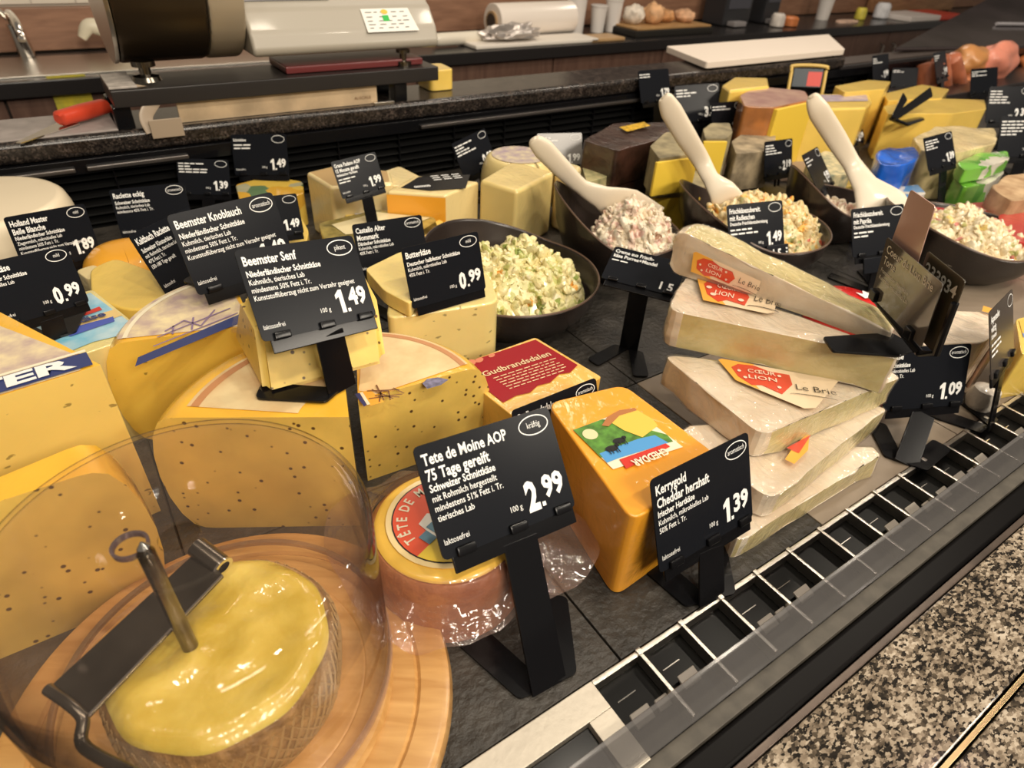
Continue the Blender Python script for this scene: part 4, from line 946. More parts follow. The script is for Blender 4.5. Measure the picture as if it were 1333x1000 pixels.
# ---- orange cheddar block
cz = .088
A_ = U(823, 679, cz); B_ = U(712, 524, cz); C_ = U(812, 500, cz); D_ = U(945, 600, cz)
A0 = U(811, 781, 0)
base = [Vector((p.x, p.y, 0)) for p in (A_, B_, C_, D_)]
ch = T('cheddar_block', 'big orange cheddar block with a green and blue picture label', 'cheese', (sum(p.x for p in base) / 4, sum(p.y for p in base) / 4, .0))
bm = bm_new(); poly_prism(bm, rpoly(base, .012, 4), (0, 0, cz), .008, 4); obj('paste', bm, CHEDDAR, ch)
lp = decal(ch, 'picture_label', [(746, 561), (822, 532), (889, 583), (798, 612)], cz, PAPER, zoff=.0008)
def lm(px, py, k=1): return [(a, b) for a, b in zip(px, py)]
def ldec(name, pts, m, k=1, par=lp):
    P = [U(a, b, cz) for a, b in pts]; bm = bm_new(); f = bm.faces.new([bm.verts.new(p + Vector((0, 0, .0008 + .0002 * k))) for p in P]); bm.normal_update()
    if f.normal.z < 0: f.normal_flip()
    return obj(name, bm, m, par, smooth=False)
ldec('meadow', [(746, 561), (784, 547), (805, 551), (842, 560), (868, 567), (876, 576), (816, 592), (782, 597)], GREENP)
ldec('stream', [(780, 592), (800, 584), (830, 573), (852, 568), (870, 578), (805, 598), (790, 604)], BLUEP, 2)
ldec('cheese_picture', [(789, 548), (812, 538), (830, 536), (850, 548), (856, 556), (836, 571), (812, 562)], mat('picture_gold', (.85, .55, .08), .4, coat=.5), 3)
ldec('rind_picture', [(783, 556), (790, 545), (806, 536), (826, 533), (829, 536), (806, 543), (792, 557)], mat('picture_brown', (.45, .17, .05), .4, coat=.5), 4)
ldec('red_field', [(806, 600), (866, 579), (872, 583), (850, 595), (815, 612)], RED, 3)
bm = bm_new(); disc(bm, 0, 0, .0062, .0062, frame_from(U(768, 567, cz) + Vector((0, 0, .0014)), (1, 0, 0), (0, 1, 0)), 0, 24); obj('round_seal', bm, mat('seal_cream', (.72, .66, .38), .4), lp, smooth=False)
bm = bm_new(); mwc = frame_from(U(796, 586, cz) + Vector((0, 0, .0018)), (1, -.2, 0), (.2, 1, 0))
for cx, cy in ((0, 0), (.010, .006)):
    disc(bm, cx, cy, .0055, .0032, mwc, .0, 16); disc(bm, cx + .0055, cy + .0022, .002, .0018, mwc, 0, 12)
    for lx in (-.004, -.0015, .002, .004): flat(bm, [(cx + lx, cy - .006), (cx + lx + .0008, cy - .006), (cx + lx + .0008, cy), (cx + lx, cy)], mwc)
obj('cow_pictures', bm, BLACKINK, lp, smooth=False)
bm = bm_new(); a = U(868, 585, cz); b = U(816, 605, cz); text_bm(bm, 'CHEDDAR', 0, 0, .010, frame_from(b.lerp(a, .5) + Vector((0, 0, .0022)), b - a, Vector((0, 0, 1)).cross(b - a)), width=(b - a).length * .85, bold=.03, align='CENTER'); obj('lettering', bm, PAPER, lp, smooth=False)

# ---- red-labelled brown cheese pack
gz = .060
gd, gb = block('brown_cheese_pack', 'square yellow cheese pack with a dark red printed top, behind the cheddar', [(588, 478), (697, 439), (784, 491), (676, 549)], gz, 0, mat('caramel_film', (.84, .48, .09), .35, coat=.7, film=.5), .004, rnd=.004)
dl = decal(gd, 'red_label', [(594, 477), (697, 443), (752, 476), (742, 486), (728, 488), (716, 499), (700, 503), (690, 512), (672, 516), (655, 525)], gz, DRED, zoff=.0008)
bm = bm_new(); a = U(631, 492, gz); b = U(718, 464, gz); fr = frame_from(a + Vector((0, 0, .0010)), b - a, Vector((0, 0, 1)).cross(b - a))
L_ = (b - a).length; text_bm(bm, 'Gudbrandsdalen', 0, 0, .0115, fr, width=L_, bold=.01)
rng = random.Random(5)
for i in range(6):
    yy = -.0065 - i * .0042; xx = .006 + i * .001
    while xx < L_ * .95:
        l = rng.uniform(.003, .008); flat(bm, [(xx, yy), (xx + l, yy), (xx + l, yy + .0011), (xx, yy + .0011)], fr); xx += l + .0018
obj('lettering', bm, mat('label_gold_print', (.78, .60, .35), .4), dl, smooth=False)
bm = bm_new()
for px, py, r in ((612, 474, .007), (624, 470, .005), (604, 478, .004), (640, 464, .004)): disc(bm, 0, 0, r, r * .7, frame_from(U(px, py, gz) + Vector((0, 0, .0012)), (1, .4, 0), (-.4, 1, 0)), 0, 12)
obj('flower_print', bm, mat('rose_print', (.62, .20, .10), .4), dl, smooth=False)

# ---- Butterkäse block and the wedge behind it
bk, bb = block('butter_cheese_block', 'thick pale yellow block with rounded corners under the Butterkäse sign', [(502, 415), (651, 393), (634, 352), (508, 378)], .086, 0, CREAM, .010, rnd=.014)
wd, wb = block('cheese_slice_wedge', 'pale yellow wedge lying flat behind the Butterkäse sign, point to the left', [(475, 350), (520, 328), (600, 315), (612, 340), (545, 374), (534, 396), (500, 378)], .104, .088, mat('slice_paste', (.86, .66, .22), .4, sss=.2, var=.05, film=.3), .004, rnd=.006)

FILM2 = clear('brie_film', (1, .985, .96), .12, .03, (.9, .85, .75), .09, 1.3, .45)
# ---- brie pile
def brie(label, T_, A, B, vec, name='brie_wedge', face_label=None, lab=None, seed=0, amp=.0036):
    """triangle tip, A, B; vec = thickness; sides: T-A cut, A-B rind, B-T cut"""
    T_, A, B, vec = Vector(T_), Vector(A), Vector(B), Vector(vec)
    tipw = (A - B).normalized() * .006
    base = [T_ + tipw, A, B, T_ - tipw]
    base = rpoly(base, [.002, .014, .014, .002], 4)
    low = min((p.z for p in base + [q + vec for q in base]))
    c = sum(base, Vector()) / len(base) + vec / 2
    root = T(name, label, 'cheese', (c.x, c.y, low), 'stacked brie wedges')
    bm = bm_new(); k = len(base); AB = (A, B); sm = []
    for i in range(k):
        m_ = (base[i] + base[(i + 1) % k]) / 2
        d = (base[(i + 1) % k] - base[i]).normalized(); cutA = (A - T_).normalized(); cutB = (B - T_).normalized()
        sm.append(1 if (abs(d.dot(cutA)) > .999 or abs(d.dot(cutB)) > .999) else 0)
    poly_prism(bm, base, vec, .0035, 2, capmat=0, sidemats=sm)
    bmesh.ops.triangulate(bm, faces=[f for f in bm.faces if len(f.verts) > 4])
    for _ in range(2): bmesh.ops.subdivide_edges(bm, edges=[e for e in bm.edges if e.calc_length() > .012], cuts=2, use_grid_fill=True)
    bm.normal_update()
    for v in bm.verts: v.co += v.normal * (noise.noise(v.co * 40 + Vector((seed, 0, 0))) * amp + noise.noise(v.co * 120 + Vector((seed, 0, 0))) * amp * .3)
    fb = bm.copy(); fb.normal_update()
    for v in fb.verts:
        k1 = noise.noise(v.co * 55 + Vector((seed * 3, 1, 0))); k2 = noise.noise(Vector((v.co.x * 150, v.co.y * 150, v.co.z * 40)) + Vector((seed, 5, 0)))
        v.co += v.normal * (.0011 + .0009 * k1 + .0009 * k2)
    b = obj('wedge_body', bm, [BRIND, BPASTE], root)
    obj('cling_film', fb, FILM2, root)
    return root
def brie_label(root, P, n, full=True, flip=False):
    """P: four corners (yellow sheet) in the plane of the rind, n: outward normal"""
    n = Vector(n).normalized(); P = [Vector(p) for p in P]
    def q(u, v, k): return P[0].lerp(P[1], u).lerp(P[3].lerp(P[2], u), v) + n * (.0034 + k * .0004)
    def put(name, uv, m, k, par):
        bm = bm_new(); bm.faces.new([bm.verts.new(q(u, v, k)) for u, v in uv]); return obj(name, bm, m, par, smooth=False)
    s = put('label_sheet', [(0, .08), (.05, 0), (1, .12), (1, .9), (.9, 1), (.03, .93)], mat('label_peach', (.84, .66, .44), .4, coat=.7), 0, root)
    put('gold_corner', [(.0, .08), (.04, 0), (.30, .04), (.20, .5), (.34, .96), (.03, .93)], ORPRINT, .4, s)
    put('red_shield', [(.08, .34), (.16, .14), (.30, .10), (.42, .22), (.60, .22), (.66, .5), (.60, .86), (.36, .78), (.24, .90), (.10, .70)], mat('shield_red', (.66, .06, .025), .4, coat=.7), 1, s)
    bm = bm_new(); w_ = (P[1] - P[0]); fr = frame_from(q(.36, .40, 2.2), w_ * (-1 if flip else 1), (P[0] - P[3]) * (-1 if flip else 1)); hh = (P[3] - P[0]).length; ww = w_.length
    for i, t_ in enumerate(('CŒUR', 'LION')): text_bm(bm, t_, 0, -i * hh * .26, hh * .22, fr, width=ww * .22, bold=.01, align='CENTER')
    for u, v in ((.14, .45), (.18, .68), (.52, .34), (.55, .7)):
        o_ = fr.inverted() @ q(u, v, 2.2); disc(bm, o_.x, o_.y, hh * .05, hh * .05, fr, .0002, 8)
    obj('shield_lettering', bm, mat('label_cream', (.86, .66, .50), .4), s, smooth=False)
    if full:
        bm = bm_new(); fr = frame_from(q(.72, .62, 1.5), w_ * (-1 if flip else 1), (P[0] - P[3]) * (-1 if flip else 1)); text_bm(bm, 'Le Brie', 0, 0, hh * .34, fr, width=ww * .30, bold=-.01); ring_bm(bm, ww * .12, -hh * .22, ww * .18, hh * .07, hh * .02, fr, n=16, a0=.2, a1=PI); obj('script_lettering', bm, BLACKINK, s, smooth=False)
    return s
def zat(px, py, z): return U(px, py, z)
# bottom (5)
T5 = zat(1141, 588, .025); B5 = zat(958, 708, .025); A5 = B5 + Vector((.065, .10, 0))
brie('lowest brie wedge of the pile, resting on the slate shelf', T5, A5, B5, (0, 0, -.0245), seed=1)
T4 = zat(1143, 530, .052); B4 = zat(1004, 652, .052); A4 = zat(880, 560, .052)
r4 = brie('second brie wedge from the bottom of the pile, tip to the right', T4, A4, B4, (0, 0, -.0255), seed=2)
bm = bm_new(); bm.faces.new([bm.verts.new(zat(a, b, .0562)) for a, b in ((1022, 598), (1034, 580), (1054, 562), (1052, 586), (1034, 604))]); s4 = obj('label_corner', bm, ORPRINT, r4, smooth=False)
bm = bm_new(); bm.faces.new([bm.verts.new(zat(a, b, .0566)) for a, b in ((1024, 583), (1056, 566), (1040, 590))]); obj('red_corner', bm, mat('shield_red', (.66, .06, .025), .4, coat=.7), s4, smooth=False)
T3 = zat(1163, 488, .082); B3 = zat(992, 568, .082); A3 = zat(862, 462, .082)
r3 = brie('thick brie wedge in the middle of the pile with a full red label', T3, A3, B3, (0, 0, -.0285), seed=3)
L3 = [zat(932, 470, .082), zat(1095, 494, .082), zat(1056, 540, .082), zat(955, 500, .082)]
brie_label(r3, L3, (0, 0, 1))
T2 = zat(1168, 463, .121)
r2 = brie('large brie wedge second from the top, long cut face to the front', T2, zat(893, 358, .121), zat(870, 404, .121), (0, 0, -.0375), seed=4)
L2 = [zat(905, 360, .121), zat(1012, 384, .121), zat(1006, 414, .121), zat(912, 397, .121)]
brie_label(r2, L2, (0, 0, 1))
# top, standing on its cut side
zt1 = .1225
Tt = zat(1158, 445, zt1); Ab = zat(868, 352, zt1)
dirv = (Tt - Ab).normalized(); nn = Vector((0, 0, 1)).cross(dirv); nn = nn if nn.y > 0 else -nn
def on_plane(px, py):   # the vertical plane of the label face
    d = ray(px, py); o = Vector((0, 0, CAM_H)); t_ = (Ab - o).dot(nn) / d.dot(nn); return o + d * t_
Bt = on_plane(882, 298); Tp = on_plane(1156, 438)
r1_ = brie('topmost brie wedge, tipped on edge with its label facing the customer', (Tt + Tp) / 2, Ab, Bt, nn * .036, seed=5)
L1 = [on_plane(905, 325), on_plane(993, 362), on_plane(985, 383), on_plane(898, 353)]
brie_label(r1_, L1, -nn)
# ================================================================ salads
def bowl(label, cx, cy, R, wing_ang, wing_h=.052, rim=.056):
    wa = math.radians(wing_ang)
    def f(a, r, z):
        k = max(0, math.cos(a - wa)) ** 1.6 * (z / rim if z > .006 else 0)
        return (k * wing_h, 1 + .07 * k * (r / R))
    root = T('salad_bowl', label, 'bowl', (cx, cy, .0005))
    bm = bm_new()
    prof = [(0, .0005), (R * .62, .0005), (R * .72, .004), (R * .86, .018), (R * .96, .034), (R, rim), (R * .985, rim + .002), (R * .96, rim), (R * .91, .034), (R * .80, .020), (R * .64, .009), (0, .007)]
    lathe(bm, prof, (cx, cy, 0), 72, rim=f)
    obj('bowl_body', bm, mat('black_melamine', (.022, .016, .014), .24, var=.4, vscale=12, spec=.5), root)
    bm = bm_new(); n = 72; A = []
    for i in range(n + 1):
        a = 2 * PI * i / n; k = f(a, R, rim)
        A.append(Vector((cx + math.cos(a) * R * .992 * k[1], cy + math.sin(a) * R * .992 * k[1], rim + .0015 + k[0])))
    tube(bm, A, .0013, 6); obj('brown_rim', bm, mat('worn_brown_rim', (.13, .08, .055), .35), root, label='worn brown rim edge')
    return root
def salad(label, cx, cy, rx, ry, z0, h, m, seed, n=420, rot=0, lump=.0055):
    rng = random.Random(seed); bm = bm_new(); N1 = 40; M1 = 12
    def hz(x, y):
        r2 = min(1, math.hypot(x, y)); nz = noise.noise(Vector((x * 2.2 + seed, y * 2.2, seed)))
        return max(0, (1 - r2 ** 2.6)) * h * (1 + .55 * nz)
    rings = []
    for j in range(M1 + 1):
        r = j / M1; ring = []
        for i in range(N1):
            a = 2 * PI * i / N1; x = math.cos(a) * r; y = math.sin(a) * r
            zz = z0 + hz(x, y) + (.0060 * noise.noise(Vector((x * 9, y * 9, seed))) if j < M1 else 0)
            xr = x * rx * math.cos(rot) - y * ry * math.sin(rot); yr = x * rx * math.sin(rot) + y * ry * math.cos(rot)
            ring.append(bm.verts.new((cx + xr, cy + yr, zz)))
        rings.append(ring)
    for j in range(M1):
        for i in range(N1):
            try: bm.faces.new((rings[j][i], rings[j][(i + 1) % N1], rings[j + 1][(i + 1) % N1], rings[j + 1][i]))
            except ValueError: pass
    bmesh.ops.remove_doubles(bm, verts=bm.verts, dist=1e-5)
    for q in range(n):
        r = math.sqrt(rng.random()) * .90; a = rng.uniform(0, 2 * PI); x = math.cos(a) * r; y = math.sin(a) * r
        xr = x * rx * math.cos(rot) - y * ry * math.sin(rot); yr = x * rx * math.sin(rot) + y * ry * math.cos(rot)
        p = Vector((cx + xr, cy + yr, z0 + hz(x, y) + .0060 * noise.noise(Vector((x * 9, y * 9, seed))) + rng.uniform(-.0025, .0015))); s = lump * (.22 + 1.0 * rng.random() ** 3)
        e = Euler((rng.random() * 3, rng.random() * 3, rng.random() * 3)).to_matrix().to_4x4()
        mt = Matrix.Translation(p) @ e @ Matrix.Diagonal((s * rng.uniform(1, 1.9), s * rng.uniform(.6, 1), s * rng.uniform(.4, .8), 1))
        bmesh.ops.create_icosphere(bm, subdivisions=2 if s > lump * .8 else 1, radius=1, matrix=mt)
    bmesh.ops.recalc_face_normals(bm, faces=bm.faces)
    bm.normal_update()
    for v in bm.verts: v.co += v.normal * (.0016 * noise.noise(v.co * 240) + .0010 * noise.noise(v.co * 600))
    o = obj('cheese_salad', bm, m, origin=(cx, cy, z0)); tag(o, label, 'salad', kind='stuff'); return o
def smat(name, stops): return multi(name, stops, 120, .36, .6, .7, 300)
S1 = smat('leek_salad', [(0, (.78, .68, .34)), (.42, (.82, .74, .42)), (.66, (.70, .64, .30)), (.78, (.50, .50, .16)), (.87, (.62, .58, .26)), (.92, (.28, .34, .07)), (.96, (.82, .42, .08)), (.98, (.84, .76, .5))])
S2 = smat('ham_salad', [(0, (.80, .68, .50)), (.4, (.82, .72, .56)), (.7, (.74, .56, .44)), (.85, (.78, .52, .42)), (.95, (.45, .25, .15))])
S3 = smat('radish_salad', [(0, (.80, .64, .34)), (.4, (.84, .70, .42)), (.62, (.78, .58, .28)), (.76, (.85, .50, .12)), (.84, (.62, .58, .30)), (.90, (.60, .10, .04)), (.93, (.32, .34, .12)), (.97, (.85, .30, .05))])
S4 = smat('paprika_salad', [(0, (.82, .68, .44)), (.5, (.84, .74, .52)), (.78, (.78, .66, .40)), (.88, (.46, .44, .16)), (.93, (.60, .22, .18)), (.96, (.80, .60, .2))])
bowl('black bowl with raised left lip holding the pale green leek salad', .412, .585, .108, 112, .03)
salad('pale green and yellow chunky leek salad heaped in the nearest bowl', .408, .580, .098, .090, .034, .052, S1, 3, 1500, rot=.3, lump=.0068)
bowl('black bowl with high grey lip holding the pinkish ham salad', .620, .625, .090, 150, .06)
salad('pinkish cream salad in the second bowl under the first spatula', .640, .612, .066, .066, .034, .050, S2, 5, 1500, lump=.0060)
bowl('black bowl with violet-grey lip holding the radish salad', .825, .550, .112, 150, .05)
salad('orange-flecked vegetable salad in the bowl behind the radish sign', .835, .545, .106, .092, .036, .048, S3, 8, 1500, lump=.0070)
bowl('black bowl half hidden behind the paprika sign, third spatula in it', 1.025, .550, .075, 150, .05)
salad('small greyish salad remainder in the bowl behind the paprika sign', 1.03, .545, .058, .056, .028, .022, S2, 12, 300)
bowl('black bowl at the right holding the shredded cream salad', 1.105, .375, .112, 150, .03)
salad('cream-coloured shredded salad in the rightmost bowl', 1.105, .368, .104, .084, .036, .034, S4, 14, 1500, lump=.0076, rot=.2)
def spatula(label, pts, wid, thk, side):
    P = smooth_path(pts, 6); n = len(P)
    def ip(a, t): k = t * (len(a) - 1); i = min(int(k), len(a) - 2); return a[i] + (a[i + 1] - a[i]) * (k - i)
    bm = bm_new(); loft(bm, P, [ip(wid, i / (n - 1)) for i in range(n)], [ip(thk, i / (n - 1)) for i in range(n)], side, 20)
    root = T('salad_spatula', label, 'spatula', P[-1]); obj('spatula_body', bm, SPOON, root); return root
side = Vector((M[0][0], M[0][1], M[0][2]))
def sp(px, ys): return [UY(a, b, y) for (a, b), y in zip(px, ys)]
spatula('first bone-coloured spatula from the left, blade in the pink salad', sp([(693, 181), (696, 184), (708, 195), (732, 220), (757, 243), (782, 256), (812, 270), (846, 292)], [.715, .715, .71, .70, .69, .675, .66, .64]), [.006, .020, .029, .027, .022, .034, .062, .064], [.004, .010, .013, .013, .012, .010, .006, .004], side + Vector((0, 0, .9)))
spatula('second bone-coloured spatula, standing steeply in the radish salad', sp([(864, 125), (866, 128), (874, 145), (893, 178), (912, 208), (925, 232), (940, 250), (955, 270)], [.665, .664, .66, .65, .64, .62, .60, .585]), [.006, .020, .030, .030, .026, .024, .040, .045], [.004, .010, .014, .014, .013, .012, .008, .006], side + Vector((0, 0, .35)))
spatula('third bone-coloured spatula with a broad blade, rightmost', sp([(1056, 125), (1058, 128), (1066, 145), (1088, 180), (1108, 212), (1126, 240), (1146, 268), (1160, 300)], [.600, .599, .590, .572, .548, .515, .48, .45]), [.006, .020, .031, .031, .027, .038, .078, .082], [.004, .010, .014, .014, .013, .011, .007, .005], side + Vector((0, 0, .35)))

# ================================================================ cheeses further back
B = block
def clab(root, name, pts, z, m, k=0): return decal(root, name, pts, z, m, zoff=.0008 + k * .0004)
# left
rI, bI = sector('white_cheese', 'large creamy white cheese wheel at the left edge before the louvre wall', Vector((-.112, .965, 0)), .100, .108, -90, 269.5, mat('white_paste', (.80, .68, .46), .45), mat('white_wax', (.82, .70, .50), .5, coat=.4), .012)
o_ = U(12, 262, .15)
bm = bm_new(); c = Vector((-.285, 1.0, 0)); lathe(bm, [(0, .0005), (.05, .0005), (.058, .02), (.055, .10), (.045, .15), (.0, .155)], c, 28); roughen(bm, .004, 40)
o = obj('wrapped_goods', bm, mat('wrapped_white', (.74, .66, .54), .3, coat=1, bump=.8, bscale=60), origin=(c.x, c.y, .0005)); tag(o, 'white film-wrapped cheese standing at the far left edge', 'cheese')
rH, bH = sector('orange_cheese', 'small orange cheese wheel behind the left raclette block', U(160, 322, .085), .052, .086, -90, 269.5, mat('orange_paste', (.84, .40, .03), .45, seeds=.3, sscale=110), mat('orange_skin', (.86, .40, .03), .4, coat=.4), .03)
B('raclette_block', 'rounded yellow raclette block left of the tilted Kaltbach sign', [(116, 350), (150, 335), (225, 362), (232, 398), (168, 404), (118, 388)], .088, 0, YEL, .014, rnd=.012)
B('raclette_block', 'pale cheese block under the 1.89 sign at the left', [(98, 352), (122, 344), (142, 354), (114, 364)], .080, 0, PALE, .008, rnd=.006)
r, b = B('film_pack', 'cheese pack in grey printed film lying before the yellow raclette block', [(133, 378), (196, 366), (262, 392), (252, 420), (190, 436), (165, 425)], .074, 0, multi('grey_print_film', [(0, (.30, .25, .19)), (.4, (.55, .48, .38)), (.65, (.16, .13, .11)), (.85, (.42, .40, .36))], 26, .2, 1, .6, 50, dist=1.6), .008, rnd=.01)
r, b = B('butter_cheese_pack', 'pale block in sky-blue printed film behind the navy-banded wheel', [(2, 418), (120, 376), (190, 432), (134, 452), (20, 492)], .105, 0, mat('butter_pack_paste', (.78, .66, .28), .4, sss=.1, film=.5), .006, rnd=.006)
s = clab(r, 'blue_film', [(6, 424), (118, 382), (184, 431), (122, 446), (28, 484)], .105, mat('sky_blue_print', (.16, .50, .70), .3, coat=1, col2=(.55, .72, .78), vscale=45))
s2 = clab(r, 'gold_strip', [(38, 438), (150, 404), (160, 412), (48, 449)], .105, mat('gold_strip', (.76, .55, .22), .4, coat=.6), 1)
clab(r, 'blue_strip', [(82, 432), (148, 414), (150, 420), (92, 440)], .105, mat('royal_blue', (.06, .10, .45), .4, coat=.6), 2)
clab(r, 'red_strip', [(98, 413), (130, 401), (134, 405), (102, 416)], .105, RED, 2)
a = U(44, 443, .105); b_ = U(150, 411, .105); bm = bm_new(); text_bm(bm, 'Butterkäse', 0, 0, .013, frame_from(a + Vector((0, 0, .0026)), b_ - a, Vector((0, 0, 1)).cross(b_ - a)), width=(b_ - a).length * .9, bold=.04); obj('lettering', bm, NAVY, s2, smooth=False)
# middle back
r, b = B('herb_cheese', 'orange and green film pack under the dim 1.49 sign', [(306, 240), (350, 229), (394, 236), (396, 252), (312, 262)], .052, 0, multi('herb_print', [(0, (.80, .45, .05)), (.4, (.15, .25, .12)), (.6, (.50, .48, .30)), (.8, (.85, .58, .10))], 40, .25, 1, .4, 60), .008, rnd=.008)
B('yellow_wheel_piece', 'yellow wedge behind the small 1.49 sign', [(352, 268), (378, 258), (402, 300), (398, 322), (356, 330)], .07, 0, YEL, .01, rnd=.01)
B('hard_cheese_block', 'tall pale hard cheese block under the small 1.99 sign', [(398, 224), (430, 244), (512, 238), (508, 222), (440, 214)], .092, 0, PALE, .005, rind=mat('tan_rind', (.48, .32, .14), .5))
B('wrapped_wedge', 'pale wedge in clear film right of the small 1.99 sign', [(496, 224), (520, 216), (548, 230), (540, 240), (505, 242)], .080, 0, PALE, .008, rnd=.008)
r, b = B('orange_edge_block', 'block with an orange rind and a black printed top in the middle back', [(503, 249), (540, 228), (624, 236), (580, 254)], .092, 0, mat('orange_edge_paste', (.84, .66, .30), .4, film=.5), .004)
pp = [U(503, 249, .092), U(580, 254, .092)]
bm = bm_new(); q = [Vector((p.x, p.y, .0)) for p in pp]; nd = (q[1] - q[0]).normalized(); nn_ = Vector((nd.y, -nd.x, 0)); nn_ = nn_ if nn_.y < 0 else -nn_
bm.faces.new([bm.verts.new(p) for p in (q[0] + nn_ * .0010 + Vector((0, 0, .004)), q[1] + nn_ * .0010 + Vector((0, 0, .004)), q[1] + nn_ * .0010 + Vector((0, 0, .088)), q[0] + nn_ * .0010 + Vector((0, 0, .088)))]); obj('orange_side', bm, mat('orange_side', (.86, .38, .03), .35, coat=.6), r, smooth=False)
s = clab(r, 'black_label', [(522, 245), (545, 231), (612, 228), (606, 246), (560, 249)], .092, CARD)
a = U(540, 246, .092); b_ = U(572, 243, .092); bm = bm_new(); text_bm(bm, '000000', 0, 0, .010, frame_from(a + Vector((0, 0, .0012)), b_ - a, Vector((0, 0, 1)).cross(b_ - a)), bold=.03)
rng = random.Random(4); fr2 = frame_from(U(565, 236, .092) + Vector((0, 0, .0012)), b_ - a, Vector((0, 0, 1)).cross(b_ - a))
for i in range(3):
    for j in range(3): flat(bm, [(j * .016, i * .008), (j * .016 + .012, i * .008), (j * .016 + .012, i * .008 + .003), (j * .016, i * .008 + .003)], fr2)
obj('lettering', bm, WHITE, s, smooth=False)
B('cream_block', 'large cream-coloured square block left of the first spatula', [(624, 234), (673, 249), (722, 224), (668, 208)], .098, 0, mat('cream_block_paste', (.80, .62, .24), .42, film=.4, sss=.1), .006)
B('cream_block', 'second pale block half behind the square cream block', [(724, 224), (742, 232), (758, 216), (722, 205)], .092, 0, PALE, .006)
rQ, bQ = sector('yellow_cheese', 'low pale wheel with a lilac label behind the cream block', U(676, 200, .10), .062, .098, -90, 270, PALE, mat('wheel_skin', (.80, .64, .28), .4, coat=.6), .015)
sector_label(rQ, (U(676, 200, .10).x, U(676, 200, .10).y), .0986, .0, .045, 0, 359, mat('lilac_small', (.38, .28, .36), .4, col2=(.75, .64, .40), vscale=60, coat=.6))
B('veined_cheese', 'crumbly cream cheese piece with green-grey sides right of the glaring sign', [(757, 214), (785, 205), (794, 228), (764, 238)], .074, 0, mat('veined_paste', (.70, .60, .30), .5, col2=(.32, .32, .16), vscale=70, bump=.7, film=.5), .008, rnd=.01)
# long wrapped pack with the navy and red top in front of the tall block
r, b = B('striped_pack', 'flat pack with dark gold sides before the tall pale block', [(414, 290), (492, 272), (566, 282), (574, 300), (520, 318), (420, 310)], .060, 0, mat('dark_gold_film', (.50, .38, .10), .3, col2=(.12, .10, .02), vscale=60, coat=1), .005, rnd=.008)
clab(r, 'pale_top', [(432, 293), (492, 277), (560, 284), (520, 300), (450, 306)], .060, mat('pale_top', (.82, .70, .40), .4, coat=.6))
r, b = B('fan_label_cheese', 'pale cheese with a blue and red label under the Castello sign', [(445, 278), (490, 262), (560, 266), (575, 290), (480, 300)], .050, 0, YEL, .006, rnd=.01)
clab(r, 'blue_fan', [(455, 276), (492, 265), (530, 268), (520, 276), (470, 284)], .050, mat('blue_fan', (.10, .14, .45), .4, coat=.6, col2=(.6, .6, .6), vscale=90)); clab(r, 'red_fan', [(530, 268), (548, 268), (552, 275), (530, 277)], .050, RED, 1)
B('cut_slice_stack', 'yellow cheese behind the Castello sign reaching to its right', [(548, 300), (572, 285), (600, 305), (596, 330), (552, 330)], .060, 0, YEL, .006, rnd=.006)
# dark wax cheeses
for pts, z1, z0, lab in (([(758, 182), (800, 160), (868, 160), (872, 178), (804, 196)], .118, .058, 'upper block of nearly black wax cheese with yellow print on top'), ([(772, 224), (812, 202), (862, 206), (866, 222), (802, 244)], .056, 0, 'lower block of nearly black wax cheese under its twin')):
    r, b = B('black_wax_cheese', lab, pts, z1, z0, WAXB, .008, rnd=.008, amp=.003)
    if z0: clab(r, 'yellow_print', [(806, 168), (838, 161), (846, 166), (816, 174)], z1, mat('yellow_ink', (.65, .38, .02), .4, var=.6, vscale=200), 6)
# grey-rind yellow pieces
GR2 = mat('olive_grey_rind', (.30, .25, .14), .6, var=.4, vscale=40, bump=.4)
for pts, z1, z0, lab in (([(846, 190), (866, 172), (900, 172), (910, 186), (906, 200), (858, 206)], .128, .066, 'yellow wedge with grey rind standing on another left of the second spatula'),
                         ([(842, 236), (864, 220), (908, 222), (920, 240), (910, 252), (852, 254)], .064, 0, 'lower yellow wedge with grey rind under its twin, left of the second spatula'),
                         ([(915, 168), (926, 160), (950, 160), (954, 172), (946, 180), (918, 180)], .112, 0, 'slim bright yellow wedge right of the second spatula')):
    r, b = B('rinded_wedge', lab, pts, z1, z0, GR2, .006, rnd=.006)
    W3 = [U(px, py, z1) for px, py in pts]; a = Vector((W3[-1].x, W3[-1].y, 0)); c_ = Vector((W3[-2].x, W3[-2].y, 0)); d_ = (c_ - a); nrm = Vector((d_.y, -d_.x, 0)).normalized(); nrm = nrm if nrm.y < 0 else -nrm
    a2 = a - d_ * .10; c2_ = c_ + d_ * .02
    bm = bm_new(); poly_prism(bm, [a2 + Vector((0, 0, z0 + .005)), c2_ + Vector((0, 0, z0 + .005)), c2_ + Vector((0, 0, z1 - .004)), a2 + Vector((0, 0, z1 - .004))], nrm * .006, .002, 2); obj('cut_face', bm, mat('bright_yellow_paste', (.84, .58, .06), .45, coat=.3), r, label='bright yellow cut face')
B('grey_rind_block', 'square grey-brown rinded cheese under the 2.19 sign', [(952, 184), (966, 174), (1010, 176), (1008, 196), (958, 200)], .082, .012, GREYR, .008, rnd=.008)
bm = bm_new(); c = U(985, 240, .0); 
pts = [U(930, 232, .004), U(1060, 236, .004), U(1062, 214, .004), U(945, 208, .004)]
poly_prism(bm, rpoly([Vector((p.x, p.y, .0005)) for p in pts], .02), (0, 0, .011), .004, 3); o = obj('serving_tray', bm, mat('brown_tray', (.30, .22, .17), .4), origin=(pts[0].x, pts[0].y, .0005)); tag(o, 'brown tray under the grey-rinded cheese behind the radish salad', 'tray')
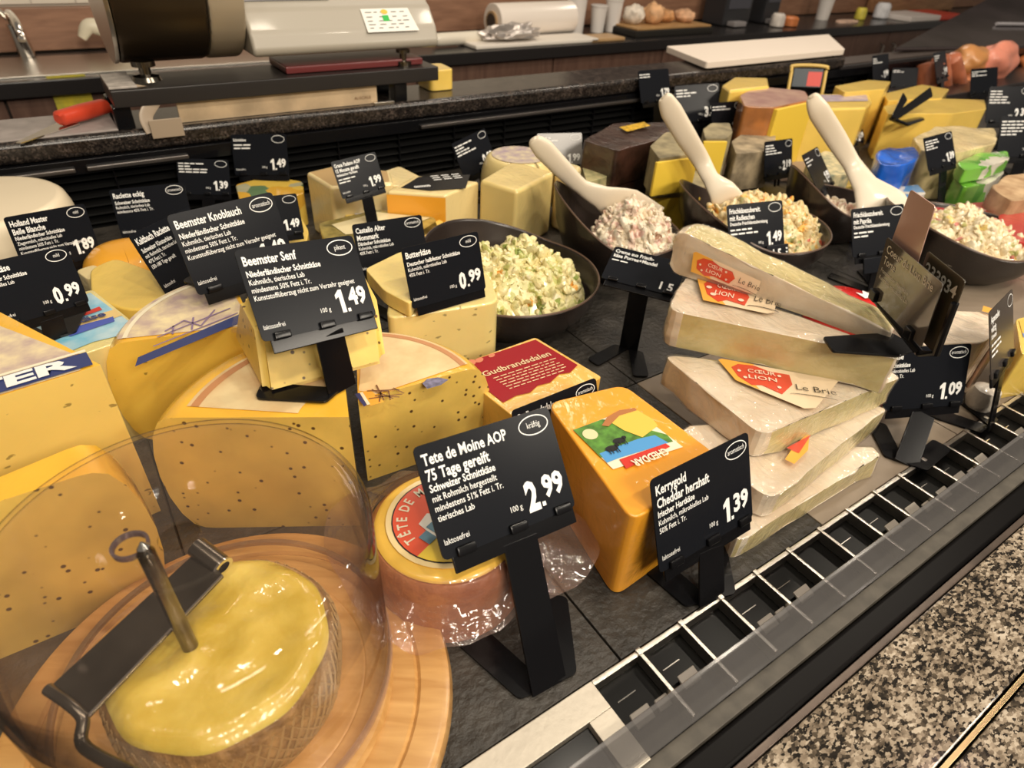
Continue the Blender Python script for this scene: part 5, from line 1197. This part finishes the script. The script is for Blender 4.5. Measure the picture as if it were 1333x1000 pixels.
r, b = B('washed_wheel_half', 'tall half wheel with a brown rind and yellow cut face at the back', [(962, 124), (985, 112), (1048, 118), (1056, 130), (1008, 140), (968, 138)], .135, 0, BROWNR, .008, rnd=.012, rind=mat('violet_brown_top', (.34, .16, .14), .4, coat=.6, col2=(.55, .35, .25), vscale=25))
W3 = [U(1006, 139, .135), U(1056, 128, .135)]; a = Vector((W3[0].x, W3[0].y, 0)); c_ = Vector((W3[1].x, W3[1].y, 0)); d_ = c_ - a; nrm = Vector((d_.y, -d_.x, 0)).normalized(); nrm = nrm if nrm.y < 0 else -nrm
bm = bm_new(); poly_prism(bm, [a + Vector((0, 0, .004)), c_ + Vector((0, 0, .004)), c_ + Vector((0, 0, .132)), a + Vector((0, 0, .132))], nrm * .012, .002, 2); obj('cut_face', bm, mat('bright_yellow_paste'), r)
B('red_rind_wedge', 'yellow wedge with a red-brown left rind behind the half wheel', [(940, 110), (955, 100), (1000, 101), (1002, 112), (950, 118)], .140, 0, YEL, .006, rind=None)
r, b = B('violet_top_block', 'yellow block with violet printed top behind the third spatula', [(1050, 132), (1062, 122), (1132, 122), (1136, 132), (1128, 140), (1056, 142)], .118, 0, YEL, .005)
clab(r, 'violet_print', [(1058, 133), (1068, 124), (1128, 124), (1130, 132)], .118, mat('violet_print', (.26, .20, .36), .4, coat=.5, col2=(.6, .5, .5), vscale=25))
for i, (pts, z1, lab) in enumerate((
    ([(1086, 112), (1130, 104), (1160, 106), (1152, 116), (1100, 120)], .128, 'pale yellow slices lying behind the violet-topped block'),
    ([(1150, 122), (1200, 110), (1236, 116), (1226, 128), (1156, 131)], .100, 'long yellow block left of the big right-edge signs'),
    ([(1150, 138), (1220, 128), (1282, 130), (1284, 142), (1240, 148), (1156, 148)], .098, 'yellow block with a brown rind line beside the right-edge signs'))):
    B('yellow_block', lab, pts, z1, 0, YEL, .008, rnd=.008)
# crossed black tongs between
bm = bm_new(); a = UY(1160, 152, .86); 
tn = T('black_tongs', 'black plastic tongs stuck between the yellow blocks at the right back', 'tongs', (a.x, a.y, .1))
for e in ((1178, 126), (1212, 120)):
    q = UY(e[0], e[1], .74); q0 = UY(1162, 155, .72); bm = bm_new(); loft(bm, [q, q0.lerp(q, .5), q0], [.022, .018, .014], [.004, .004, .004], (1, 0, 0), 10); obj('tong_arm', bm, BLACK, tn)
bm = bm_new(); q0 = UY(1162, 155, .72); loft(bm, [q0, q0 + Vector((.03, -.01, -.01)), q0 + Vector((.12, 0, -.012))], [.02, .03, .018], [.008, .008, .008], (0, 1, 0), 10); obj('tong_grip', bm, BLACK, tn)
B('pale_big_wedge', 'big pale crumpled wedge behind the blue pack', [(1188, 178), (1218, 164), (1296, 166), (1298, 186), (1250, 198), (1200, 196)], .092, 0, mat('pale_crumpled', (.78, .62, .32), .4, var=.2, vscale=20, bump=.5, bscale=30, film=1), .012, rnd=.015, amp=.004)
# blue pack
r, b = B('blue_pack', 'bright blue film pack with a pale spot, right of the third spatula', [(1140, 202), (1158, 190), (1188, 190), (1198, 204), (1180, 214), (1146, 214)], .092, 0, mat('blue_film', (.01, .12, .62), .22, coat=1, film=.8, var=.3, vscale=20), .02, rnd=.02, amp=.007)
B('veined_cheese', 'blue-veined pale cheese left of the blue pack', [(1050, 208), (1074, 196), (1112, 204), (1108, 226), (1062, 230)], .060, 0, mat('blue_veined', (.74, .62, .34), .5, col2=(.22, .24, .16), vscale=90, bump=.5), .008, rnd=.008)
B('small_yellow_piece', 'flat yellow piece with a silver end right of the radish salad', [(1078, 232), (1112, 226), (1122, 240), (1084, 246)], .030, 0, YEL, .006, rnd=.006)
B('feta_pack', 'small white and blue pack under the blue pack', [(1160, 244), (1195, 240), (1206, 252), (1170, 258)], .045, 0, multi('feta_print', [(0, (.78, .74, .66)), (.6, (.10, .30, .60)), (.8, (.78, .70, .55))], 26, .3, .8, .2), .006, rnd=.006)
# green packs
GP = multi('green_pack_print', [(0, (.10, .42, .03)), (.40, (.20, .55, .06)), (.62, (.78, .74, .62)), (.80, (.45, .50, .34)), (.92, (.80, .30, .08))], 16, .22, 1, .4, 50, dist=1.6)
for i, (pts, z1, z0, lab) in enumerate((([(1240, 232), (1262, 222), (1300, 214), (1308, 224), (1290, 238), (1256, 244)], .052, 0, 'green and white film pack, lower one of two'), ([(1246, 212), (1270, 200), (1312, 196), (1316, 206), (1290, 216), (1256, 222)], .080, .056, 'green and white film pack, upper one of two'))):
    B('green_pack', lab, pts, z1, z0, GP, .012, rnd=.012, amp=.003)
B('brown_crumb_cheese', 'knobbly beige-brown cheese at the right edge above the red packs', [(1290, 244), (1312, 226), (1372, 228), (1380, 250), (1320, 262)], .085, .0, mat('knobbly_beige', (.60, .42, .24), .55, col2=(.34, .20, .10), vscale=40, bump=.6), .018, rnd=.018, amp=.005)
# red packs
for i, (pts, z1, lab) in enumerate((([(1216, 268), (1290, 262), (1302, 288), (1222, 290)], .052, 'red pack with a white ring print, left one behind the right bowl'), ([(1300, 280), (1360, 264), (1400, 296), (1340, 318), (1302, 308)], .060, 'red pack at the right picture edge behind the bowl'))):
    r, b = B('red_pack', lab, pts, z1, 0, mat('red_pack_film', (.52, .03, .03), .3, coat=1, film=.5), .006, rnd=.006)
    if i == 0: clab(r, 'white_print', [(1254, 272), (1268, 268), (1284, 274), (1270, 284)], z1, mat('pink_white', (.72, .42, .36), .4, coat=1, var=.4, vscale=80))
# right front group
c = U(1105, 390, .048)
rr_ = T('red_round_cheese', 'flat round red-waxed cheese with a white flash behind the brie tip', 'cheese', (c.x, c.y, .0005))
bm = bm_new(); lathe(bm, [(0, .0005), (.036, .0005), (.045, .010), (.048, .025), (.044, .042), (.034, .049), (0, .051)], (c.x, c.y, 0), 56); obj('wax', bm, mat('red_wax', (.66, .015, .012), .25, coat=.6), rr_)
bm = bm_new(); f2 = frame_from((c.x, c.y, .0515), (1, 0, 0), (0, 1, 0)); flat(bm, [(.014, -.012), (.032, -.016), (.030, .002), (.022, -.004), (.018, .004)], f2, .0004); obj('white_flash', bm, WHITE, rr_, smooth=False)
c = U(1150, 575, .0); bm = bm_new(); lathe(bm, [(0, .0005), (.022, .0005), (.027, .010), (.027, .024), (.022, .030), (0, .031)], (c.x + .02, c.y + .045, 0), 40)
o = obj('dark_red_cheese', bm, mat('dark_red_wax', (.25, .008, .012), .2, coat=.8), origin=(c.x + .02, c.y + .045, .0005)); tag(o, 'small dark red waxed cheese in the shade behind the 1.09 sign', 'cheese')
r, b = B('paper_wrapped_brie', 'pale film-wrapped soft cheese with an orange edge right of the reflecting sign', [(1212, 402), (1290, 408), (1302, 428), (1284, 446), (1196, 450)], .074, 0, mat('soft_white_wrapped', (.80, .66, .50), .35, sss=.1, var=.12, bump=.4, bscale=50, film=1), .012, rnd=.016, amp=.004)
clab(r, 'orange_dot', [(1278, 402), (1291, 406), (1288, 412), (1276, 409)], .074, ORPRINT, 8)
B('brown_side_cheese', 'brown-rinded wedge between the wrapped soft cheese and the edge-on sign', [(1286, 410), (1306, 402), (1322, 416), (1300, 440)], .072, 0, mat('brown_side', (.26, .14, .08), .4, var=.4, film=1), .010, rnd=.012)
bm = bm_new(); c = U(1283, 512, .02); lathe(bm, [(0, .0005), (.012, .0005), (.016, .012), (.013, .026), (0, .030)], (c.x, c.y, 0), 24)
o = obj('film_knot', bm, mat('milky_knot', (.62, .56, .48), .25, coat=1, bump=1, bscale=90), origin=(c.x, c.y, .0005)); tag(o, 'milky twisted film knot beside the stand of the edge-on sign', 'film')
r, b = B('yellow_end_block', 'yellow block with a blue and white top at the right picture edge', [(1322, 415), (1372, 405), (1400, 450), (1330, 462)], .062, 0, YEL, .008, rnd=.008)
clab(r, 'blue_white_label', [(1326, 418), (1368, 409), (1380, 428), (1332, 440)], .062, multi('blue_white_print', [(0, (.8, .78, .7)), (.5, (.20, .30, .62)), (.75, (.80, .55, .10))], 40, .3, .8, 0))

# ================================================================ sausages and dark glass of the next counter
SAUS = mat('sausage_skin', (.42, .13, .06), .35, coat=.4, var=.35, vscale=20)
for i, (a, b_, r_, colr, lab) in enumerate((((1206, 118), (1212, 84), .040, None, 'thick red-brown sausage standing leftmost beside the blurred signs'), ((1228, 116), (1224, 76), .026, None, 'slim red-brown sausage second from the left'), ((1246, 118), (1238, 76), .030, None, 'red-brown sausage third from the left'), ((1256, 120), (1272, 92), .034, (.62, .24, .12), 'paler pinkish sausage leaning to the right'))):
    p = UY(a[0], a[1], 1.02); q = UY(b_[0], b_[1], 1.04); p.z = max(p.z, .02); bm = bm_new()
    tube(bm, [p - (q - p) * .10, p, p.lerp(q, .5), q, q + (q - p) * .10], [r_ * .4, r_ * .95, r_, r_ * .9, r_ * .3], 16)
    o = obj('sausage', bm, mat('sausage_%d' % (1 if colr else 0), colr or (.42, .13, .06), .35, coat=.4, var=.3, vscale=20), origin=(p.x, p.y, .0)); tag(o, lab, 'sausage', 'sausages at the right back')
for i, (px, py, sx, sy, sz, colr, lab) in enumerate(((1296, 80, .10, .05, .060, (.74, .27, .18), 'pink ham piece upper right'), (1352, 84, .12, .05, .055, (.70, .22, .07), 'orange-brown ham piece at the upper right corner'), (1322, 104, .16, .04, .022, (.80, .44, .24), 'pale orange ham slices under the ham pieces'), (1262, 78, .07, .05, .045, (.58, .26, .08), 'brown smoked ham behind the pink one'))):
    c = UY(px, py, 1.03 + .03 * (i % 2)); bm = bm_new(); bmesh.ops.create_icosphere(bm, subdivisions=4, radius=1)
    for v in bm.verts: v.co = Vector((v.co.x * sx, v.co.y * sy, v.co.z * sz)) * (1 + .22 * noise.noise(v.co * 1.7 + Vector((i * 3, 0, 0)))) + c
    o = obj('ham_piece', bm, mat('ham%d' % i, colr, .4, sss=.1, var=.15, vscale=15, coat=.4), origin=(c.x, c.y, c.z - sz)); tag(o, lab, 'ham', 'ham pieces at the upper right')
# stepped stand the meat lies on
mt = T('meat_stand', 'dark stepped stand carrying sausages and ham at the right end of the counter', 'stand', (2.6, 1.05, .0005))
bm = bm_new(); box(bm, 2.02, 3.0, .93, 1.098, .0005, .045, .004); obj('lower_step', bm, mat('stand_black', (.02, .015, .015), .3), mt)
# sloping dark glass hood of the neighbouring counter
gh = T('glass_hood', 'dark sloping glass hood of the neighbouring meat counter, upper right', 'glass hood', (2.9, 1.3, .10))
g1 = UY(1165, 64, 1.20); g2 = UY(1335, 62, 1.12); g2 = g2 + (g2 - g1) * .8; g3 = UY(1292, -4, 1.62); g4 = g3 + (g2 - g1) * 1.1
bm = bm_new(); poly_prism(bm, [g1, g2, g4, g3], (0, -.004, .006), .001, 1); obj('pane', bm, mat('smoky_glass', (.035, .028, .03), .12, spec=.8, var=.5, vscale=3), gh, smooth=False)
bm = bm_new(); tube(bm, [g1, g2], .006, 8); obj('edge_bar', bm, mat('hood_bar', (.10, .08, .08), .3, metal=.6), gh)
q1 = g1.lerp(g3, .35).lerp(g2.lerp(g4, .35), .25); q2 = g1.lerp(g3, .35).lerp(g2.lerp(g4, .35), .7); tube_ = bm_new(); tube(tube_, [q1 + Vector((0, -.01, .012)), q2 + Vector((0, -.01, .012))], .006, 8); obj('bracket_bar', tube_, mat('pale_trim', (.42, .40, .42), .3), gh)
# ================================================================ price signs of the front
POSE = {}
POSE = {
  'tete': ((0.1719, 0.2471, 0.1155), (49.2, 4.4, -0.8), 0.105),
  'kerry': ((0.3132, 0.1821, 0.0761), (66.6, 2.0, 0.9), 0.105),
  'senf': ((0.1144, 0.4121, 0.1967), (54.6, 8.3, 10.1), 0.0903),
  'knob': ((0.105, 0.6, 0.1564), (67.5, 2.6, 16.7), 0.1033),
  'butter': ((0.2790, 0.5133, 0.1248), (72.4, -0.2, 0.5), 0.0861),
  'holl': ((-0.0405, 0.82, 0.1034), (77.2, 8.1, 29.4), 0.0851),
  'mild': ((-0.0572, 0.6, 0.1521), (72.8, 7.0, 26.5), 0.0718),
  'racl': ((0.0681, 0.92, 0.0787), (67.8, -3.1, -16.5), 0.0894),
  'kalt': ((0.0646, 0.7, 0.1155), (66.2, 3.8, 44.1), 0.0938),
  'hid149': ((0.1786, 0.76, 0.1088), (70.4, 2.5, -2.1), 0.0678),
  'cast': ((0.2867, 0.66, 0.0896), (68.9, 0.8, -4.1), 0.0863),
  'gudb': ((0.2848, 0.32, 0.0578), (70.4, -1.0, -0.3), 0.09),
  'grana': ((0.3132, 0.8130, 0.1226), (67.1, -1.2, 10.1), 0.0681),
  'back149': ((0.2489, 1.06, 0.0882), (67.3, -3.8, -34.6), 0.087),
  'dim139': ((0.1616, 1.07, 0.0629), (68.6, 2.0, -24.0), 0.0749),
  's089': ((0.577, 0.95, 0.0782), (66.0, -6.2, 19.0), 0.0872),
  'grey199': ((0.7213, 0.9, 0.0794), (67.9, -1.5, -25.5), 0.081),
  'far1': ((1.1165, 1.08, 0.1191), (67.0, 0.7, 1.0), 0.0936),
  'far329': ((1.1263, 0.96, 0.1087), (66.1, -2.8, -17.5), 0.1032),
  'far2': ((1.1581, 0.9, 0.088), (68.6, 2.2, -1.2), 0.0949),
  'radi': ((0.7461, 0.49, 0.0865), (61.4, 1.3, -11.2), 0.0951),
  'papr': ((0.9146, 0.41, 0.0796), (61.1, -0.2, -14.7), 0.0947),
  'creme': ((0.5, 0.452, 0.0983), (14.2, 2.5, -54.6), 0.0845),
  'coeur': ((0.5536, 0.2082, 0.1754), (-81.1, 179.3, 58.6), 0.085),
  'kae109': ((0.643, 0.187, 0.0647), (67.4, -0.5, -24.3), 0.0908),
  'right': ((0.7259, 0.17, 0.1001), (63.6, 4.6, 10.2), 0.0981),
  'r1': ((1.3056, 0.5376, 0.1045), (57.6, -3.4, -3.7), 0.0836),
  'r2': ((1.445, 0.78, 0.0604), (60.7, -2.2, 8.7), 0.0815),
  'r3': ((1.1013, 0.72, 0.068), (69.8, 3.1, 2.0), 0.0877),
  'r4': ((1.076, 0.62, 0.0782), (48.4, 3.9, 20.0), 0.1045),
  'r5': ((1.9039, 0.68, 0.0978), (66.8, -1.6, -27.6), 0.1143),
  'r6': ((1.6879, 0.55, 0.0825), (64.6, -1.1, -24.6), 0.1176),
  'm1': ((1.9633, 1.05, 0.1069), (67.0, 0.5, 6.2), 0.0995),
  'm2': ((2.1927, 1.0, 0.1093), (60.7, 0.7, 10.0), 0.1056),
  'm3': ((2.3155, 0.92, 0.0751), (64.9, -3.5, -18.9), 0.0972),
  'm4': ((2.1118, 1.05, 0.0728), (65.7, -5.0, -40.1), 0.0723),
  'b1': ((1.5513, 1.0, 0.1221), (67.2, -3.5, -48.3), 0.0744),
}
price_sign('black price sign reading 2.99 on a tall stand before the round red label', POSE['tete'], ('Tete de Moine AOP', '75 Tage gereift'), 'Schweizer Schnittkäse', ('mit Rohmilch hergestellt', 'mindestens 51% Fett i. Tr.', 'tierisches Lab'), '2.99', 'kräftig', foot=U(714, 895, .0005), maker=True)
price_sign('black price sign reading 1.39 in front of the orange cheddar block', POSE['kerry'], ('Kerrygold', 'Cheddar herzhaft'), 'Irischer Hartkäse', ('Kuhmilch, mikrobielles Lab', '50% Fett i. Tr.'), '1.39', 'aromatisch', foot=U(925, 783, .0005), maker=True)
price_sign('large dark price sign reading 1.49 and pikant on the mustard wedge', POSE['senf'], ('Beemster Senf',), 'Niederländischer Schnittkäse', ('Kuhmilch, tierisches Lab', 'mindestens 50% Fett i. Tr.', 'Kunststoffüberzug nicht zum Verzehr geeignet'), '1.49', 'pikant', foot=U(445, 508, .1193), maker=True)
# ---- the other signs
ps = price_sign
ps('dark garlic cheese price sign half hidden behind the pikant sign', POSE['knob'], ('Beemster Knoblauch',), 'Niederländischer Schnittkäse', ('Kuhmilch, tierisches Lab', 'mindestens 50% Fett i. Tr.', 'Kunststoffüberzug nicht zum Verzehr geeignet'), '1.49', 'aromatisch', fz=.112)
ps('price sign reading 0.99 and mild on top of the pale butter cheese block', POSE['butter'], ('Butterkäse',), 'Deutscher halbfester Schnittkäse', ('Kuhmilch, mikrobielles Lab', '45% Fett i. Tr.'), '0.99', 'mild', fz=.0865, post=False)
ps('price sign reading 1.89 at the left before the white wheel', POSE['holl'], ('Holland Master', 'Belle Blanche'), 'Niederländischer Schnittkäse', ('Ziegenmilch, mikrobielles Lab', 'mindestens 50% Fett i. Tr.', 'Kunststoffüberzug nicht zum Verzehr geeignet'), '1.89', 'mild', fz=.0005)
ps('price sign reading 0.99 and mild cut off by the left picture edge', POSE['mild'], ('Butterkäse',), 'halbfester Schnittkäse', ('mikrobielles Lab', 'i. Tr.'), '0.99', 'mild', fz=.106)
ps('grey-black price sign headed Raclette eckig at the left back', POSE['racl'], ('Raclette eckig',), 'Schweizer Schnittkäse', ('Rohmilch, tierisches Lab', 'mindestens 45% Fett i. Tr.'), '', 'aromatisch', fz=.0005)
ps('steeply tilted sign headed Kaltbach Raclette beside the garlic cheese sign', POSE['kalt'], ('Kaltbach Raclette',), 'Schweizer Klosterkäse', ('mit Rohmilch, tierisches Lab', '47% Fett i. Tr.', '150-180 Tage gereift'), '', None, fz=.075)
ps('small price sign reading 1.49 peeping out behind the pikant sign', POSE['hid149'], (), '', (), '1.49', '', fz=.0005, vague=2)
ps('price sign headed Castello Alter Mommark behind the butter cheese wedge', POSE['cast'], ('Castello Alter', 'Mommark'), 'Dänischer Schnittkäse', ('Kuhmilch, mikrobielles Lab', '45% Fett i. Tr.'), '', 'aromatisch', fz=.0005)
ps('sign headed Gudbrandsdalen wedged between the red pack and the cheddar', POSE['gudb'], ('Gudbrandsdalen',), '', (), '', 'aromatisch', fz=.0005, post=False, lac=False)
ps('small price sign reading 1.99 standing over the pale block at the back', POSE['grana'], ('Grana Padano AOP', '15 Monate gereift'), 'Italienischer Hartkäse', (), '1.99', '', vague=2, fz=.0005)
ps('dim price sign reading 1.49 against the black louvre wall', POSE['back149'], (), 'Schnittkäse', (), '1.49', '', vague=2, fz=.052)
ps('very dim price sign reading 1.39 deep in the shade at the louvre wall', POSE['dim139'], (), '', (), '1.39', '', vague=4, fz=.0005, lac=False)
ps('small tilted price sign reading 0.89 beside the black flap', POSE['s089'], (), '', (), '0.89', '', vague=4, fz=.0005, lac=False)
ps('price sign reading 1.99 with a painted grey reflection, behind the first spatula', POSE['grey199'], (), '', (), '1.99', '', vague=2, fz=.0005, lac=False, cardmat=mat('glare_card', (.20, .19, .18), .25))  # reflection on the black card painted as a grey base colour
ps('narrow sign standing before the granite ledge above the dark wax cheeses', POSE['far1'], (), '', (), '1.79', None, vague=2, fz=.0005, lac=False)
ps('price sign reading 3.29 behind the second spatula', POSE['far329'], (), '', (), '3.29', '', vague=3, fz=.0005, lac=False)
ps('small price sign beside the 3.29 sign, partly hidden by it', POSE['far2'], (), '', (), '3.19', '', vague=2, fz=.0005, lac=False)
ps('price sign reading 1.49 in front of the radish salad', POSE['radi'], ('Frischkäsezubereit.', 'mit Radieschen'), 'Deutsche Frischkäsezubereitung', (), '1.49', '', vague=2, fz=.0005, lac=False)
ps('sign of the paprika cream cheese with a small grey tab below', POSE['papr'], ('Frischkäsezubereit.', 'mit Paprika'), 'Deutsche Frischkäsezubereitung', (), '', '', vague=2, fz=.0005, lac=False)
creme_sign = ps('flat-lying sign with the digits 1 5 on a slanting black stand', POSE['creme'], ('Creme aus Frisch-', 'käse Porree+Mandel'), '', (), '', None, vague=1, foot=U(818, 455, .0005), lac=False)
ps('price sign reading 1.09 at the right end before the brie pile', POSE['kae109'], ('             Käse',), '            Schnittkäse', ('             mikrobielles Lab', '             Fett i. Tr.'), '1.09', 'aromatisch', foot=U(1178, 605, .0005), lac=False)
ps('slanting sign seen nearly edge-on at the right picture edge', POSE['right'], ('Appenzeller', 'würzig'), 'Schweizer', (), '', '', vague=3, fz=.0005, lac=False, cardmat=mat('glare_card2', (.06, .05, .045), .2))
ps('price sign over the blue pack with a tall black stand', POSE['r1'], (), '', (), '1.39', '', vague=4, fz=.0005, lac=False)
ps('small tilted price sign right of the third spatula', POSE['r2'], (), '', (), '2.19', '', vague=3, fz=.0005, lac=False)
ps('black price sign reading 2.19 on the grey-rinded cheese', POSE['r3'], (), '', (), '2.19', '', vague=4, fz=.03, lac=False)
ps('leaning narrow price sign on a black stick before the blue-veined cheese', POSE['r4'], (), '', (), '1.99', '', vague=3, fz=.0005, lac=False)
ps('upper one of two big signs at the right picture edge', POSE['r5'], (), '', (), '2.39', '', vague=5, fz=.0005, lac=False)
ps('lower one of two big signs at the right picture edge', POSE['r6'], (), '', (), '1.79', '', vague=5, fz=.0005, lac=False)
ps('blurred sign left of the sausages by the meat counter', POSE['m1'], (), '', (), '1.99', None, vague=3, fz=.0005, lac=False)
ps('blurred sign standing in the middle of the sausages', POSE['m2'], (), '', (), '1.49', None, vague=3, fz=.0005, lac=False)
ps('blurred sign right of the sausages before the ham', POSE['m3'], (), '', (), '', None, vague=3, fz=.0005, lac=False)
ps('long low blurred sign left behind the sausages', POSE['m4'], (), '', (), '', None, vague=2, fz=.0005, lac=False)
# digit blocks of two salad signs
def digits(name, label, px, y, s, w_=.036, tilt=62):
    c = UY(px[0], px[1], y); mw = Matrix.Translation(c) @ Euler((math.radians(tilt), 0, math.radians(s))).to_matrix().to_4x4()
    b2 = bm_new(); box(b2, -w_ / 2, w_ / 2, -.011, .011, -.003, 0, .001); bmesh.ops.transform(b2, matrix=mw, verts=b2.verts)
    o = obj('digit_tab', b2, CARD, origin=(c.x, c.y, c.z - .012)); tag(o, label, 'tab')
    bm = bm_new(); text_bm(bm, name, -.002, -.006, .016, mw, align='CENTER', bold=.03)
    for i in range(3): flat(bm, [(w_ * .36, -.006 + i * .005), (w_ * .44, -.006 + i * .005), (w_ * .44, -.004 + i * .005), (w_ * .36, -.004 + i * .005)], mw)
    obj('lettering', bm, WHITE, o, smooth=False)
digits('1 5', 'little black tab with the digits 1 5 under the radish salad sign', (1013, 329), .462, -14)
digits('', 'little grey-rimmed tab under the paprika cream cheese sign', (1138, 345), .388, -14)
loc, rot, W = POSE['creme']
mw = Matrix.Translation(loc) @ Euler([math.radians(a) for a in rot]).to_matrix().to_4x4()
bm = bm_new(); text_bm(bm, '1 5', .022, -.024, .017, mw, bold=.03, ext=.0006); ring = None
obj('lettering', bm, WHITE, [o for o in creme_sign.children if o.name.startswith('card')][0], smooth=False)
# reflecting sign on the brie pile, seen slantwise
loc, rot, W = POSE['coeur']; mw = Matrix.Translation(loc) @ Euler([math.radians(a) for a in rot]).to_matrix().to_4x4(); h = W * .7
GL = mat('mirroring_card', (.10, .085, .07), .10, spec=.9, coat=1)
cs = T('price_sign', 'glossy slanting double sign with the number 233934 clamped onto the brie pile', 'sign', U(1150, 460, .1245))
def cardpoly(pts, name, m, z, par=cs):
    bm = bm_new(); poly_prism(bm, [mw @ p for p in rpoly([Vector((a, b, z)) for a, b in pts], .003)], mw.to_3x3() @ Vector((0, 0, .0008))); return obj(name, bm, m, par, smooth=False)
c1 = cardpoly([(-W / 2, -h / 2), (W / 2, -h / 2), (W / 2, h / 2), (-W / 2, h / 2)], 'card', GL, 0)
bm = bm_new(); text_bm(bm, 'Coeur de Lion Brie', -W * .44, h * .30, .0105, mw, width=W * .84, ext=.0012, bold=.01); text_bm(bm, 'Torte', -W * .44, h * .12, .0105, mw, cond=.75, ext=.0012, bold=.01)
for i in range(2): text_bm(bm, ('Französischer Weichkäse', 'Kuhmilch, mikrobielles Lab')[i], -W * .44, -.001 - .007 * i, .0055, mw, cond=.8, ext=.0012)
obj('lettering', bm, mat('dull_print', (.62, .58, .50), .5), c1, smooth=False)
c2 = cardpoly([(-W * .5, h * .32), (W * .0, h * .32), (W * .0, h * 1.25), (-W * .42, h * 1.25)], 'upper_sheet', mat('pinkish_glossy_sheet', (.50, .31, .25), .2, spec=.6, coat=.6), -.0045)
c3 = cardpoly([(W * .02, -h * .55), (W * .62, -h * .55), (W * .62, h * .62), (W * .02, h * .62)], 'rear_card', mat('brown_black_card', (.045, .035, .02), .25), -.0085)
bm = bm_new(); text_bm(bm, '233934', W * .07, h * .52 - .012, .0150, mw @ Matrix.Translation((0, 0, -.0085)), width=W * .50, ext=.0012, bold=.02); obj('lettering', bm, mat('dull_print'), c3, smooth=False)
for (x, y) in ((-W * .42, -h * .40), (W * .30, -h * .42)):
    b2 = bm_new(); box(b2, x - .005, x + .005, y - .006, y + .004, -.002, .005, .001); bmesh.ops.transform(b2, matrix=mw, verts=b2.verts); obj('clip', b2, BLACK, cs)
p_a = mw @ Vector((-W * .5, -h * .55, -.004)); p_b = mw @ Vector((W * .5, -h * .60, -.004)); hub = U(1197, 460, .135)
bm = bm_new(); tube(bm, [p_a, hub], .0035, 8); obj('holder_arm', bm, BLACK, cs)
p_c = mw @ Vector((W * .62, h * .3, -.006)); bm = bm_new(); tube(bm, [p_c, mw @ Vector((W * .62, -h * .5, -.006)), hub], .003, 8); obj('holder_arm', bm, BLACK, cs)
zz = .1245; wing = [U(1070, 441, zz), U(1083, 460, zz), U(1170, 466, zz), U(1196, 456, zz), U(1160, 436, zz), U(1130, 437, zz)]
bm = bm_new(); poly_prism(bm, rpoly([Vector((p.x, p.y, zz)) for p in wing], .003), (0, 0, .0025), .0005, 1); obj('base_wing', bm, BLACK, cs)
# yellow price frame at the back
loc, rot, W = POSE['b1']; mw = Matrix.Translation(loc) @ Euler([math.radians(a) for a in rot]).to_matrix().to_4x4()
fr_ = T('framed_sign', 'small sign in a yellow wire frame at the back with a red corner', 'sign', (loc[0], loc[1], .0005))
h = W * .62; w2 = W / 2
bm = bm_new(); lp_ = [(-w2, -h * 1.1), (-w2, h * .5), (w2, h * .5), (w2, -h * 1.1)]; tube(bm, smooth_path([mw @ Vector((a, b, 0)) for a, b in ((-w2 * 1.05, -h * 1.2), (-w2 * 1.05, h * .2), (-w2 * .95, h * .52), (w2 * .95, h * .52), (w2 * 1.05, h * .2), (w2 * 1.05, -h * 1.2))], 6), .004, 8); obj('frame', bm, mat('yellow_frame', (.70, .48, .12), .4), fr_)
b2 = bm_new(); box(b2, -w2 * .9, w2 * .9, -h * .5, h * .4, -.002, 0, .0008); bmesh.ops.transform(b2, matrix=mw, verts=b2.verts); cd_ = obj('card', b2, mat('blue_black_card', (.02, .035, .05), .35), fr_)
bm = bm_new(); flat(bm, [(0, -h * .45), (w2 * .85, -h * .45), (w2 * .85, h * .25), (0, h * .25)], mw, .0006); obj('red_field', bm, RED, cd_, smooth=False)
b2 = bm_new(); p = mw @ Vector((0, -h * 1.15, 0)); tube(b2, [p, (p.x, p.y, .001)], .004, 8); obj('post', b2, BLACK, fr_)
